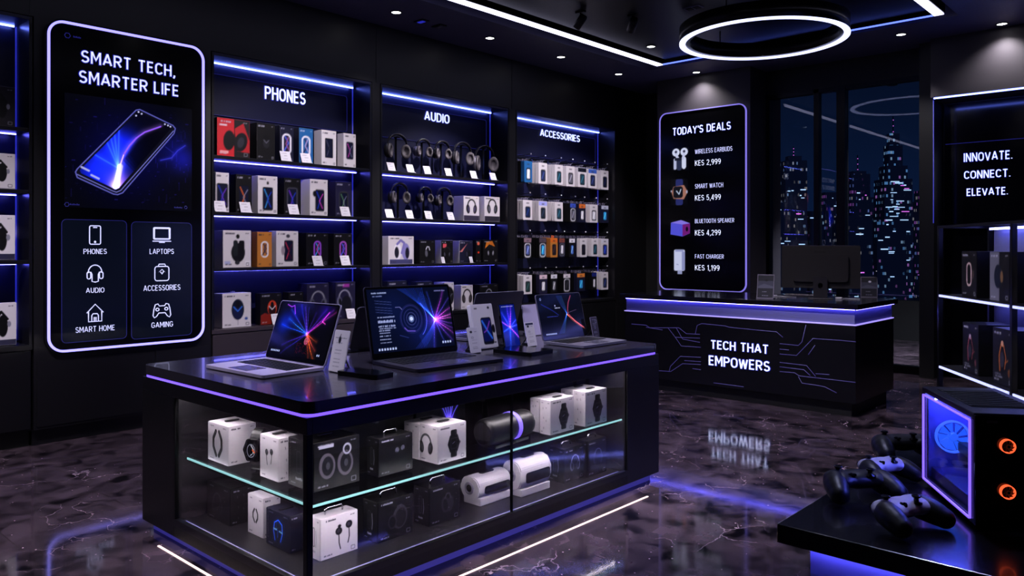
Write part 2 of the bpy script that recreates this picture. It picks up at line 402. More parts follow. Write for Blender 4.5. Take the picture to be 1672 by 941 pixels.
def text_mesh(s, w, h, ext, t=.16, grow=0., space=.21, word=None):
    """the words drawn in strokes of weight t, fitted to w x h, standing in local XZ and facing -y."""
    strokes = []; keep = []; x = 0; wi = 0
    for c in s:
        if c == ' ': x += .46; wi += 1; continue
        g = GLYPH[c]; gw = max(p[0] for q in g for p in q)
        strokes += [[(x+p[0], p[1]) for p in q] for q in g]; keep += [word in (None, wi)]*len(g); x += gw+space+t*.6*(1 if c not in "'" else .5)
    x1 = max(p[0] for q in strokes for p in q)
    kx, kz = w/(x1+t), h/(1+t); b = bmn(); T_ = t/2+grow
    for q, kp in zip(strokes, keep):
        if not kp: continue
        cl = len(q) > 8 and abs(q[0][0]-q[-1][0])+abs(q[0][1]-q[-1][1]) < 1e-6
        if cl: q = q[:-1]
        q = [p for i, p in enumerate(q) if i == 0 or abs(p[0]-q[i-1][0])+abs(p[1]-q[i-1][1]) > 1e-5]
        n = len(q); L_, R_ = [], []
        for i, p in enumerate(q):
            a0 = q[i-1] if (i or cl) else None; c0 = q[(i+1) % n] if (i < n-1 or cl) else None
            ns = []
            for u, v in ((a0, p), (p, c0)):
                if u is None or v is None: continue
                dx, dy = v[0]-u[0], v[1]-u[1]; l = math.hypot(dx, dy) or 1; ns.append((-dy/l, dx/l))
            nx, ny = sum(k[0] for k in ns), sum(k[1] for k in ns); l = math.hypot(nx, ny) or 1; nx, ny = nx/l, ny/l
            m_ = min(1.5, 1/max(.3, nx*ns[0][0]+ny*ns[0][1]))*T_
            e = 0
            L_.append((p[0]+nx*m_, p[1]+ny*m_)); R_.append((p[0]-nx*m_, p[1]-ny*m_))
        if not cl:
            for i, j in ((0, 1), (-1, -2)):
                dx, dy = q[i][0]-q[j][0], q[i][1]-q[j][1]; l = math.hypot(dx, dy); k = (t/2+grow if s else 0)/l if abs(dx) < 1e-6 or abs(dy) < 1e-6 else grow/l
                if len(q) > 2 and (abs(dx) < 1e-6 and abs(q[i][1]-.5) > .4) or grow or True:
                    L_[i] = (L_[i][0]+dx*k*.98, L_[i][1]+dy*k*.98) if abs(dx) < 1e-6 and q[i][1] in (0, 1) else L_[i]
                    R_[i] = (R_[i][0]+dx*k*.98, R_[i][1]+dy*k*.98) if abs(dx) < 1e-6 and q[i][1] in (0, 1) else R_[i]
        f_ = lambda p, y: b.verts.new(((p[0]+t/2)*kx-w/2, y, (p[1]+t/2)*kz))
        V4 = [[f_(p, y) for p in side] for y in (0, -ext) for side in (L_, R_)]
        for i in range(n if cl else n-1):
            j = (i+1) % n
            for A, B in ((V4[2], V4[3]), (V4[0], V4[2]), (V4[3], V4[1])): b.faces.new((A[i], A[j], B[j], B[i]))
        if not cl:
            for i in (0, n-1): b.faces.new((V4[0][i], V4[1][i], V4[3][i], V4[2][i]))
    return b
def letters(s, parent, x, y, z, w, h, m=None, ext=.008, off=.16, halo=None, space=.21):
    for i in range(len(s.split(' '))):
        o = obj('lettering', text_mesh(s, w, h, ext, off, 0, space, i), m or L_TXT, parent, (x, y, z))
        if halo: obj('letter_halo', text_mesh(s, w, h, ext*.4, off, halo, space, i), L_HALO, parent, (x, y+.0005, z))  # glowing outline behind each letter stands in for its halo of light
    return o

# ================================================================== SETTING
def floor_mat(name, dark=1.0):
    m = bpy.data.materials.new(name); m.use_nodes = True
    nt = m.node_tree; N = nt.nodes.new; L = nt.links.new; b = nt.nodes['Principled BSDF']
    tc = N('ShaderNodeTexCoord')
    n1 = N('ShaderNodeTexNoise'); n1.inputs['Scale'].default_value = 2.4; n1.inputs['Detail'].default_value = 8; n1.inputs['Distortion'].default_value = 1.6
    n2 = N('ShaderNodeTexNoise'); n2.inputs['Scale'].default_value = 9; n2.inputs['Detail'].default_value = 6; n2.inputs['Distortion'].default_value = .8
    L(tc.outputs['Object'], n1.inputs['Vector']); L(tc.outputs['Object'], n2.inputs['Vector'])
    mx = N('ShaderNodeMath'); mx.operation = 'ADD'; L(n1.outputs['Fac'], mx.inputs[0]); L(n2.outputs['Fac'], mx.inputs[1])
    cr = N('ShaderNodeValToRGB'); cr.color_ramp.elements[0].position = .62; cr.color_ramp.elements[1].position = 1.35
    cr.color_ramp.elements[0].color = (*lin((.065, .055, .075)), 1); cr.color_ramp.elements[1].color = (*lin((.37, .31, .35)), 1)
    mr0 = N('ShaderNodeMapRange'); mr0.inputs['From Min'].default_value = .68; mr0.inputs['From Max'].default_value = 1.32
    L(mx.outputs[0], mr0.inputs['Value']); cr.color_ramp.elements[0].position = 0.15; cr.color_ramp.elements[1].position = .85
    L(mr0.outputs['Result'], cr.inputs['Fac'])
    # broken light veins
    v = N('ShaderNodeTexVoronoi'); v.feature = 'DISTANCE_TO_EDGE'; v.inputs['Scale'].default_value = 3.2
    dn = N('ShaderNodeTexNoise'); dn.inputs['Scale'].default_value = 3; dn.inputs['Detail'].default_value = 5
    L(tc.outputs['Object'], dn.inputs['Vector'])
    va = N('ShaderNodeVectorMath'); va.operation = 'MULTIPLY_ADD'; L(dn.outputs['Color'], va.inputs[0]); va.inputs[1].default_value = (.55, .55, .55); L(tc.outputs['Object'], va.inputs[2])
    L(va.outputs[0], v.inputs['Vector'])
    vm = N('ShaderNodeMapRange'); vm.inputs['From Min'].default_value = 0; vm.inputs['From Max'].default_value = .011; vm.inputs['To Min'].default_value = 1; vm.inputs['To Max'].default_value = 0
    L(v.outputs['Distance'], vm.inputs['Value'])
    n3 = N('ShaderNodeTexNoise'); n3.inputs['Scale'].default_value = 2.3; L(tc.outputs['Object'], n3.inputs['Vector'])
    gate = N('ShaderNodeMapRange'); gate.inputs['From Min'].default_value = .52; gate.inputs['From Max'].default_value = .66; L(n3.outputs['Fac'], gate.inputs['Value'])
    mm = N('ShaderNodeMath'); mm.operation = 'MULTIPLY'; L(vm.outputs['Result'], mm.inputs[0]); L(gate.outputs['Result'], mm.inputs[1])
    # flecks
    vf = N('ShaderNodeTexVoronoi'); vf.inputs['Scale'].default_value = 26; L(tc.outputs['Object'], vf.inputs['Vector'])
    fm = N('ShaderNodeMath'); fm.operation = 'LESS_THAN'; fm.inputs[1].default_value = .11; L(vf.outputs['Distance'], fm.inputs[0])
    sc_ = N('ShaderNodeSeparateColor'); L(vf.outputs['Color'], sc_.inputs[0])
    fg = N('ShaderNodeMath'); fg.operation = 'GREATER_THAN'; fg.inputs[1].default_value = .80; L(sc_.outputs[0], fg.inputs[0])
    fx = N('ShaderNodeMath'); fx.operation = 'MULTIPLY'; L(fm.outputs[0], fx.inputs[0]); L(fg.outputs[0], fx.inputs[1])
    tot = N('ShaderNodeMath'); tot.operation = 'MAXIMUM'; L(mm.outputs[0], tot.inputs[0]); L(fx.outputs[0], tot.inputs[1])
    mc = N('ShaderNodeMix'); mc.data_type = 'RGBA'; L(tot.outputs[0], mc.inputs['Factor']); L(cr.outputs['Color'], mc.inputs[6]); mc.inputs[7].default_value = (*lin((.80, .70, .75)), 1)
    # tile joints
    br = N('ShaderNodeTexBrick'); br.inputs['Scale'].default_value = 1; br.inputs['Mortar Size'].default_value = .003; br.inputs['Brick Width'].default_value = 1.2; br.inputs['Row Height'].default_value = .6
    br.inputs['Color1'].default_value = (1, 1, 1, 1); br.inputs['Color2'].default_value = (.78, .78, .8, 1); br.inputs['Mortar'].default_value = (.25, .25, .25, 1)
    L(tc.outputs['Object'], br.inputs['Vector'])
    mj = N('ShaderNodeMix'); mj.data_type = 'RGBA'; mj.blend_type = 'MULTIPLY'; mj.inputs['Factor'].default_value = .8
    L(mc.outputs[2], mj.inputs[6]); L(br.outputs['Color'], mj.inputs[7]); L(mj.outputs[2], b.inputs['Base Color'])
    rr = N('ShaderNodeMapRange'); rr.inputs['To Min'].default_value = .02; rr.inputs['To Max'].default_value = .13; L(n2.outputs['Fac'], rr.inputs['Value']); L(rr.outputs['Result'], b.inputs['Roughness'])
    bp = N('ShaderNodeBump'); bp.inputs['Strength'].default_value = .035; bp.inputs['Distance'].default_value = .004
    L(n2.outputs['Fac'], bp.inputs['Height']); L(bp.outputs['Normal'], b.inputs['Normal'])
    b.inputs['IOR'].default_value = 1.65
    return m
FLOORM = floor_mat('polished_stone')
b = bmn(); bx(b, -6.95, 4.5, -2.5, 9.8, -.12, 0); struct('floor', b, FLOORM, 'dark polished stone tile floor')
b = bmn(); bx(b, -9, 4.5, 9.8, 13.3, -.12, -.005); struct('floor_terrace', b, FLOORM, 'stone terrace floor outside the window')

XF, XB = -6.43, -6.74
b = bmn(); bx(b, -6.95, -6.76, -2.5, 10.2, 0, 3.95); struct('wall_left', b, BLK2)
b = bmn(); bx(b, -6.76, XF, -2.5, 10.2, 3.135, 3.9)
for yy in (1.86, 4.99, 7.04, 9.25): bx(b, XF, XF+.004, yy-.006, yy+.006, 3.135, 3.73)
struct('trim_1', b, LEFTM, 'black fascia above the wall shelves')
k = 2
for y0, y1 in ((1.88, 3.225), (4.935, 5.035), (6.985, 7.105), (9.215, 10.2)):
    b = bmn(); bx(b, -6.76, XF, y0, y1, .12, 3.135); bx(b, -6.76, XF-.05, y0, y1, 0, .12)
    if y1-y0 > .5:
        bx(b, XF, XF+.006, y0+.02, (y0+y1)/2-.006+.2, .14, .62); bx(b, XF, XF+.006, (y0+y1)/2+.206, y1-.02, .14, .62)
    struct('trim_%d' % k, b, LEFTM, 'black wall pier between the shelf bays'); k += 1
# back wall, pillar, window
WY = 9.8
b = bmn(); bx(b, -6.76, -5.8, 10.0, 10.2, 0, 3.9); struct('wall_back', b, BLK2)
b = bmn(); bx(b, -5.80, -4.45, 9.3, 10.2, 0, 3.9); struct('wall_pillar', b, WALLM, 'charcoal wall pillar behind the counter')
wx0, wx1 = -4.45, -2.57
zt = 3.42
b = bmn(); bx(b, wx0, wx1+.02, WY-.05, WY+.12, zt, 3.9); struct('wall_header', b, BLK2, 'black wall above the window')
wf = bmn()
mA0, mA1 = ony(1331, 300, WY).x, ony(1339, 300, WY).x; mB0, mB1 = ony(1369, 300, WY).x, ony(1383, 300, WY).x
for x0, x1, d in ((wx0, wx0+.05, .05), (mA0, mA1, .05), (mB0, mB1, .07), (wx1-.03, wx1, .06)): bx(wf, x0, x1, WY-d, WY+.05, 0, zt)
bx(wf, wx0, wx1, WY-.05, WY+.05, 0, .09); bx(wf, wx0, wx1, WY-.05, WY+.05, zt-.05, zt)
win = obj('window_1', wf, METB); win['kind'] = 'structure'; win['label'] = 'tall black framed window onto the night city'; win['category'] = 'window'
for x0, x1 in ((wx0+.05, mA0), (mA1, mB0), (mB1, wx1-.03)):
    box('pane', GLASSW, win, x0, x1, WY, WY+.012, .09, zt-.05)
b = bmn(); bx(b, wx1, -2.42, 9.55, 10.2, 0, 3.9); struct('wall_column', b, BLK2, 'black column right of the window')
b = bmn(); bx(b, -2.42, 4.5, 9.95, 10.2, 0, 3.9); bx(b, -2.42, 4.5, 9.42, 9.95, 3.09, 3.9); struct('wall_right_back', b, WALLM, 'charcoal wall above the slogan niche')
b = bmn(); bx(b, 4.5, 4.7, -2.5, 10.2, 0, 3.9); struct('wall_right', b, BLK2)
b = bmn(); bx(b, -6.95, 4.7, -2.7, -2.5, 0, 3.9); struct('wall_front', b, BLK2)
b = bmn(); bx(b, -9, 4.5, 13.3, 13.5, -.12, .62); struct('wall_parapet', b, BLK2, 'dark parapet at the end of the terrace')
# ceiling
LX0, LX1, LY1 = -5.32, -2.07, 8.52
b = bmn()
bx(b, -6.95, -5.50, -2.5, 10.2, 3.73, 3.95); bx(b, LX1+.10, 4.6, -2.5, 10.2, 3.73, 3.95); bx(b, -5.50, LX1+.10, LY1+.12, 10.2, 3.73, 3.95)
bx(b, -5.50, LX1+.1, -2.5, LY1+.12, 3.86, 3.95)
struct('ceiling', b, CEILM, 'dark ceiling with a raised centre field')
b = bmn(); bx(b, LX0+.16, LX1-.1, -2.5, LY1-.06, 3.78, 3.855); struct('ceiling_field', b, CEIL2, 'glossy black raised ceiling field')
def led_line(name, label, x0, x1, y0, y1, z, m, cat='light strip', t=.03, group=None):
    o = thing(name, label, cat, ((x0+x1)/2, (y0+y1)/2, z), 0, group)
    a, c = (x1-x0)/2, (y1-y0)/2
    box('housing', METB, o, -a-.008, a+.008, -c-.008, c+.008, .008, t+.10); box('diffuser', m, o, -a, a, -c, c, -.004, .008)
    return o
led_line('ceiling_light_line', 'long white light line along the ceiling above the wall shelves', LX0, LX0+.085, -2.4, LY1, 3.735, L_CEIL)
led_line('ceiling_light_line', 'thin blue light line across the ceiling passing behind the ring lamp', LX0+.09, LX1-.09, LY1-.02, LY1, 3.735, L_CEILB)
led_line('ceiling_light_line', 'broad white light line on the ceiling toward the slogan wall', LX1-.085, LX1, -2.4, LY1, 3.735, L_CEIL)
# ring lamp
rl = thing('ring_lamp', 'large round ring lamp with glowing white lower rim hanging from the ceiling', 'lamp', (-3.405, 7.38, 3.5))
def annulus(bm, r0, r1, z0, z1, n=72, mi=0):
    V = [[bm.verts.new((r*math.cos(2*PI*k/n), r*math.sin(2*PI*k/n), z)) for k in range(n)] for r, z in ((r0, z0), (r1, z0), (r1, z1), (r0, z1))]
    for i in range(4):
        A, B = V[i], V[(i+1) % 4]
        for k in range(n):
            f = bm.faces.new((A[k], A[(k+1) % n], B[(k+1) % n], B[k])); f.material_index = mi; f.smooth = i in (1, 3)
b = bmn(); annulus(b, .70, .80, .0, .15); obj('housing', b, METB, rl)
b = bmn(); annulus(b, .742, .80, -.012, 0); obj('diffuser', b, L_RING, rl)
for a in (30, 150, 270):
    b = bmn(); tube(b, [(.75*math.cos(math.radians(a)), .75*math.sin(math.radians(a)), .15), (.75*math.cos(math.radians(a)), .75*math.sin(math.radians(a)), .28)], .006, 6); obj('hanger', b, METB, rl)
# downlights and spots
def spot(parent, loc, target, power, size=60, blend=.6, col=(1, .93, .96), r=.03):
    l = bpy.data.lights.new('lamp_light', 'SPOT'); l.energy = power; l.spot_size = math.radians(size); l.spot_blend = blend; l.color = col; l.shadow_soft_size = r
    o = bpy.data.objects.new('lamp_light', l); C.objects.link(o); o.parent = parent
    o.location = loc
    d = Vector(target)-(parent.location+Vector(loc)); o.rotation_euler = d.to_track_quat('-Z', 'Y').to_euler()
    return o
def downlight(px, py, label, target=None, power=20, size=70, z=3.73, pos=None):
    p = pos or onz(px, py, z)
    t = thing('downlight', label, 'downlight', (p[0], p[1], z), 0, 'ceiling downlights')
    b = bmn(); annulus(b, .045, .062, -.006, .02, 24); obj('trim_ring', b, METB, t)
    b = bmn(); lathe(b, [(.045, -.002), (.045, .002)], 20); obj('lens', b, L_DOWN, t)
    if power: spot(t, (0, 0, -.02), target or (p[0], p[1], 0), power, size, 1. if size > 100 else .6)
    return t
def track_spot(px, py, label, target, power, size=40, z=3.78, pos=None, col=(1, .93, .96)):
    p = Vector(pos or onz(px, py, z)[:2]).to_3d() if pos is None else Vector((pos[0], pos[1], 0))
    t = thing('track_spot', label, 'spotlight', (p[0], p[1], z), 0, 'ceiling spotlights')
    d = (Vector(target)-Vector((p[0], p[1], z-.12))).normalized(); R_ = d.to_track_quat('-Z', 'Y').to_matrix().to_4x4()
    b = bmn(); bx(b, -.05, .05, -.02, .02, -.02, 0); tube(b, [(0, 0, -.02), (0, 0, -.07)], .01, 8); obj('mount', b, METB, t)
    Mh = Matrix.Translation((0, 0, -.10)) @ R_
    b = bmn(); lathe(b, [(.03, .07), (.042, .05), (.042, -.08), (.036, -.08), (.036, -.06)], 20, 0, Mh); obj('head', b, METB, t)
    b = bmn(); lathe(b, [(.034, -.070), (.034, -.066)], 20, 0, Mh); obj('lens', b, L_DOWN, t)
    spot(t, tuple(Vector((0, 0, -.10))+d*.085), target, power, size, .7, col)
    return t
WORDS = ['first', 'second', 'third', 'fourth', 'fifth', 'sixth', 'seventh', 'eighth']
for i, (px, py) in enumerate(((647, 20), (800, 62), (916, 93), (1010, 121))):
    p = onz(px, py, 3.73)
    downlight(px, py, '%s round downlight above the wall shelves, counting from the big sign' % WORDS[i], (p.x-.1, p.y, 0), 55, 85)
p = onz(1152, 102, 3.73)
downlight(1152, 102, 'round downlight washing the pillar above the deals sign', (-5.12, 9.16, 0), 60, 120, pos=(-5.12, 9.15))
downlight(0, 0, 'round downlight washing the charcoal wall above the slogan niche', (-1.72, 9.28, 0), 60, 120, pos=(-1.72, 9.27))
downlight(1460, 60, 'small downlight on the ceiling in front of the window', None, 60, 90, pos=(-2.6, 9.0))
downlight(0, 0, 'added downlight aimed at the back of the service counter monitor', (-3.0, 7.4, 1.25), 190, 34, pos=(-3.2, 5.9), z=3.78)  # out of view, added to brighten the monitor's back
downlight(1063, 63, 'small downlight beside the ceiling light line near the ring lamp', None, 25, 80, z=3.78, pos=(-4.95, 7.8))
SPK = (1, .90, .95)
track_spot(948, 18, 'black track spotlight aimed at the audio shelves', (-6.5, 6.0, 1.55), 310, 60, col=SPK)
track_spot(0, 0, 'black track spotlight aimed at the phone shelves', (-6.5, 4.0, 1.55), 310, 60, pos=(-4.2, 3.4), col=SPK)
track_spot(0, 0, 'black track spotlight aimed at the hanging accessories', (-6.5, 8.2, 1.6), 360, 52, pos=(-4.4, 6.6), col=SPK)
track_spot(0, 0, 'black track spotlight aimed at the shelf by the big sign', (-6.5, 1.2, 1.5), 150, 45, pos=(-4.2, .8), col=SPK)
track_spot(0, 0, 'black track spotlight over the display island', (-3.3, 3.0, .85), 420, 60, pos=(-3.0, 2.2), col=(.74, .72, 1.))
track_spot(0, 0, 'added black track spotlight over the aisle in front of the counter', (-2.6, 5.4, 0), 460, 80, pos=(-2.5, 4.6), col=(.92, .85, 1.))  # unseen spot added to lift the floor brightness here
track_spot(0, 0, 'added black track spotlight over the aisle by the big sign', (-5.2, 1.6, 0), 400, 85, pos=(-4.6, .4), col=(.94, .86, 1.))  # also added out of frame, for the nearer floor's brightness
track_spot(0, 0, 'added black track spotlight over the gaming table', (-.7, 2.7, .62), 130, 60, pos=(-1.3, 3.6), col=(.55, .58, 1.))  # spot added above the frame to light the controllers
track_spot(0, 0, 'added black track spotlight aimed at the open rack', (-1.5, 6.2, .95), 260, 40, pos=(-3.6, 5.0), col=(.9, .85, 1.))  # extra unseen spot added to brighten the rack boxes
for pxy, s in (((688, 34), 'small blue lit detector on the ceiling between the first two downlights'), ((717, 42), 'small dark detector on the ceiling beside the blue lit one')):
    p = onz(*pxy, 3.73); t = thing('ceiling_detector', s, 'detector', (p.x, p.y, 3.73))
    box('plate', METB, t, -.07, .07, -.045, .045, -.012, 0, .004)
    box('indicator', L_EDGE if pxy[0] < 700 else METS, t, -.04, .04, -.022, .022, -.016, -.012)
p = onz(1132, 12, 3.78); t = thing('ceiling_vent', 'small square twin vent on the ceiling near the ring lamp', 'vent', (p.x, p.y, 3.78))
box('plate', METS, t, -.09, .09, -.05, .05, -.01, 0, .003)
for s in (-1, 1): box('grille', BLK2, t, s*.04-.03, s*.04+.03, -.035, .035, -.014, -.01)

# ================================================================== WALL SHELF BAYS
SZ = (2.25, 1.76, 1.275); BASEZ = .745
def bay(word, label, y0, y1, shelves, trect, hooks=False, base_m=None):
    yc, w = (y0+y1)/2, y1-y0
    t = thing('display_unit', label, 'shelf unit', (XB, yc, 0), PI/2, 'lit wall shelf units')
    D = XF-XB; h = w/2
    box('back_panel', NAVY, t, -h, h, -.015, 0, .74, 3.13)
    for s in (-1, 1): box('side_panel', SIDE, t, min(s*h, s*(h-.02)), max(s*h, s*(h-.02)), -D, -.015, .74, 3.13)
    box('top_panel', NAVY, t, -h+.02, h-.02, -D, -.015, 3.105, 3.13)
    box('led_strip', L_BLUE, t, -h+.02, h-.045, -.06, -.048, 3.093, 3.105)
    box('corner_light', L_EDGE, t, h-.028, h-.02, -.024, -.016, .76, 3.105)
    P0 = t.location
    if word:
        hd = box('header_panel', NAVY, t, -h+.05, h-.10, -.03, -.016, 2.64, 3.01, .004)
        bb = bmn(); rr_frame(bb, w-.15, .37, .03, .004, -.033, -.030, 0, 4); obj('header_outline', bb, L_FINE, t, (-.025, 0, 2.64))
        (ax, at, ab), (cx_, ct, cb) = trect
        q0, q1 = onx(ax, ab, XB+.035), onx(cx_, cb, XB+.035)
        za = (onx(ax, at, XB+.035).z+onx(cx_, ct, XB+.035).z)/2; zb = (q0.z+q1.z)/2
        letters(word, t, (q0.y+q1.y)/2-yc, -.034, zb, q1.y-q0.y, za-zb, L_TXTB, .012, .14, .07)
    for z in shelves:
        sh = box('shelf', SIDE, t, -h+.02, h-.02, -D+.01, -.016, z-.028, z, .002)
        box('led_strip', L_BLUE2, sh, -h+.03, h-.05, -.12, -.110, z-.034, z-.028)
    bm_ = base_m or BLK
    box('counter', bm_, t, -h, h, -D-.005, 0, BASEZ-.035, BASEZ, .002)
    box('base_cabinet', LEFTM, t, -h, h, -D+.02, 0, .12, BASEZ-.035); box('toe_kick', BLK2, t, -h, h, -D+.07, 0, 0, .12)
    for s in (-1, 1):
        a, c = (-h+.01, -.004) if s < 0 else (.004, h-.01)
        box('door', bm_, t, a, c, -D, -D+.02, .135, BASEZ-.045, .002)
    return t
BY = {}
BAYS = dict(A=(.25, 1.87), P=(3.235, 4.93), U=(5.045, 6.98), X=(7.115, 9.21))
bay('', 'tall dark wall shelf unit cut by the frame beside the big sign', *BAYS['A'], (2.32, 1.87, 1.36), None)
bay('PHONES', 'tall wall shelf unit with the lit word PHONES', *BAYS['P'], SZ, ((432, 143, 164.5), (498, 149.5, 168.5)), base_m=GREYM)
bay('AUDIO', 'tall wall shelf unit with the lit word AUDIO', *BAYS['U'], SZ, ((692.5, 182.5, 197.5), (733, 187, 201)))
bay('ACCESSORIES', 'tall wall unit of hooks with the lit word ACCESSORIES', *BAYS['X'], (), ((881.5, 211.5, 223), (946, 221, 231.5)))

# --- cartons on the shelves: front edges read at the front plane
XI = -6.505
def shelf_box(px0, px1, ptop, z, pside, label, col, art, bg=None, group=None, side=None, handle=0, x=XI, n=44):
    a, c = onx(px0, ptop, x), onx(px1, ptop, x)
    h = max(.1, a.z-z); w = c.y-a.y
    # depth from the visible flank: the rear edge of the end face is seen at px pside
    d = .16
    for k in range(4, 24):
        r = ray(pside, 300)
        X = x-k*.01; y = r[1]/r[0]*X
        if y >= a.y: d = k*.01; break
    d = min(max(d, .05), .21)
    return product_box(label, (x, (a.y+c.y)/2, z+.001), w, d, h-.001, col, art, group, bg=bg, side=side, handle=handle, n=n)
def A_(f, *k, **kw): return lambda P, a: f(P, a*kw.pop('x', .5) if False else a*.5, .5, *k, **kw)
WH, BK, GR, BL, VI, PK, OR, CY = (.85, .85, .9), (.04, .04, .05), (.35, .35, .4), (.10, .22, .75), (.45, .2, .8), (.85, .25, .7), (.9, .4, .12), (.2, .6, .9)
def art_redblack(P, a):
    P.box(0, 0, .52*a, 1, (.74, .13, .17)); P.box(.52*a, 0, a, 1, (.10, .09, .10))
    P.poly([(.52*a, .75), (.80*a, .92), (a, .45), (a, .12), (.62*a, .16)], (.66, .12, .15)); P.box(.52*a, 0, a, .14, (.10, .09, .10))
    P.ell(.36*a, .43, .16, .26, BK, rot=-.1); P.ell(.72*a, .41, .18, .26, (.06, .06, .08), rot=-.35); P.ell(.72*a, .40, .09, .15, (.16, .16, .2), rot=-.35)
    P.line([(.52*a, .16), (.52*a, .98)], .012, (.04, .03, .04)); P.box(.07*a, .80, .30*a, .85, WH, 0, .8); P.box(.08*a, .08, .34*a, .15, (.9, .7, .7), 0, .8)
def ph(c1, c2, h=.6, cy=.5, ring=None, body=(.03, .03, .05)):
    return lambda P, a: pic_phone(P, a*.5, cy, h, c1, c2, body, ring)
def cans(s=.62, c1=BK, c2=GR, c3=WH, cy=.5, strip=None):
    def f(P, a):
        if strip: P.box(0, 0, a, .22, strip)
        pic_cans(P, a*.5, cy, min(s, a*.95), c1, c2, c3)
    return f
def loop(c1, c2, c3, s=.62): return lambda P, a: pic_loop(P, a*.5, .5, s, c1, c2, c3)
def mouse(c1, c2, c3, s=.62): return lambda P, a: pic_mouse(P, a*.52, .5, s, c1, c2, c3)
def pair(c1, c2, c3, s=.8, cy=.46): return lambda P, a: pic_pair(P, a*.52, cy, min(s, a*1.0), c1, c2, c3)
def art_handset(P, a):
    P.ell(.53*a, .40, .2, .26, BK); P.box(.36*a, .30, .52*a, .74, (.10, .12, .13), .06); P.box(.56*a, .36, .76*a, .73, BK, .05); P.ell(.52*a, .84, .05, .06, BK)
    P.ell(.5*a, .13, .07, .06, (.15, .15, .18)); P.box(.05*a, .08, .25*a, .17, (.62, .64, .8)); P.box(.78*a, .05, .98*a, .18, (.85, .84, .88))
def art_purplewhite(P, a):
    P.ell(.36*a, .45, .17, .3, (.88, .87, .92)); P.ell(.32*a, .42, .1, .2, (.10, .10, .16)); P.ell(.68*a, .45, .18, .3, (.50, .48, .72)); P.ell(.74*a, .40, .09, .2, (.08, .08, .14))
    P.line([(.34*a, .72), (.48*a, .86), (.62*a, .76), (.52*a, .4)], .09, (.46, .43, .70)); P.box(.05*a, 0, .95*a, .17, (.25, .25, .42))
PH = 'cartons on the phone shelves'; AU = 'cartons on the audio shelves'
R1, R2, R3, R4 = SZ[0], SZ[1], SZ[2], BASEZ
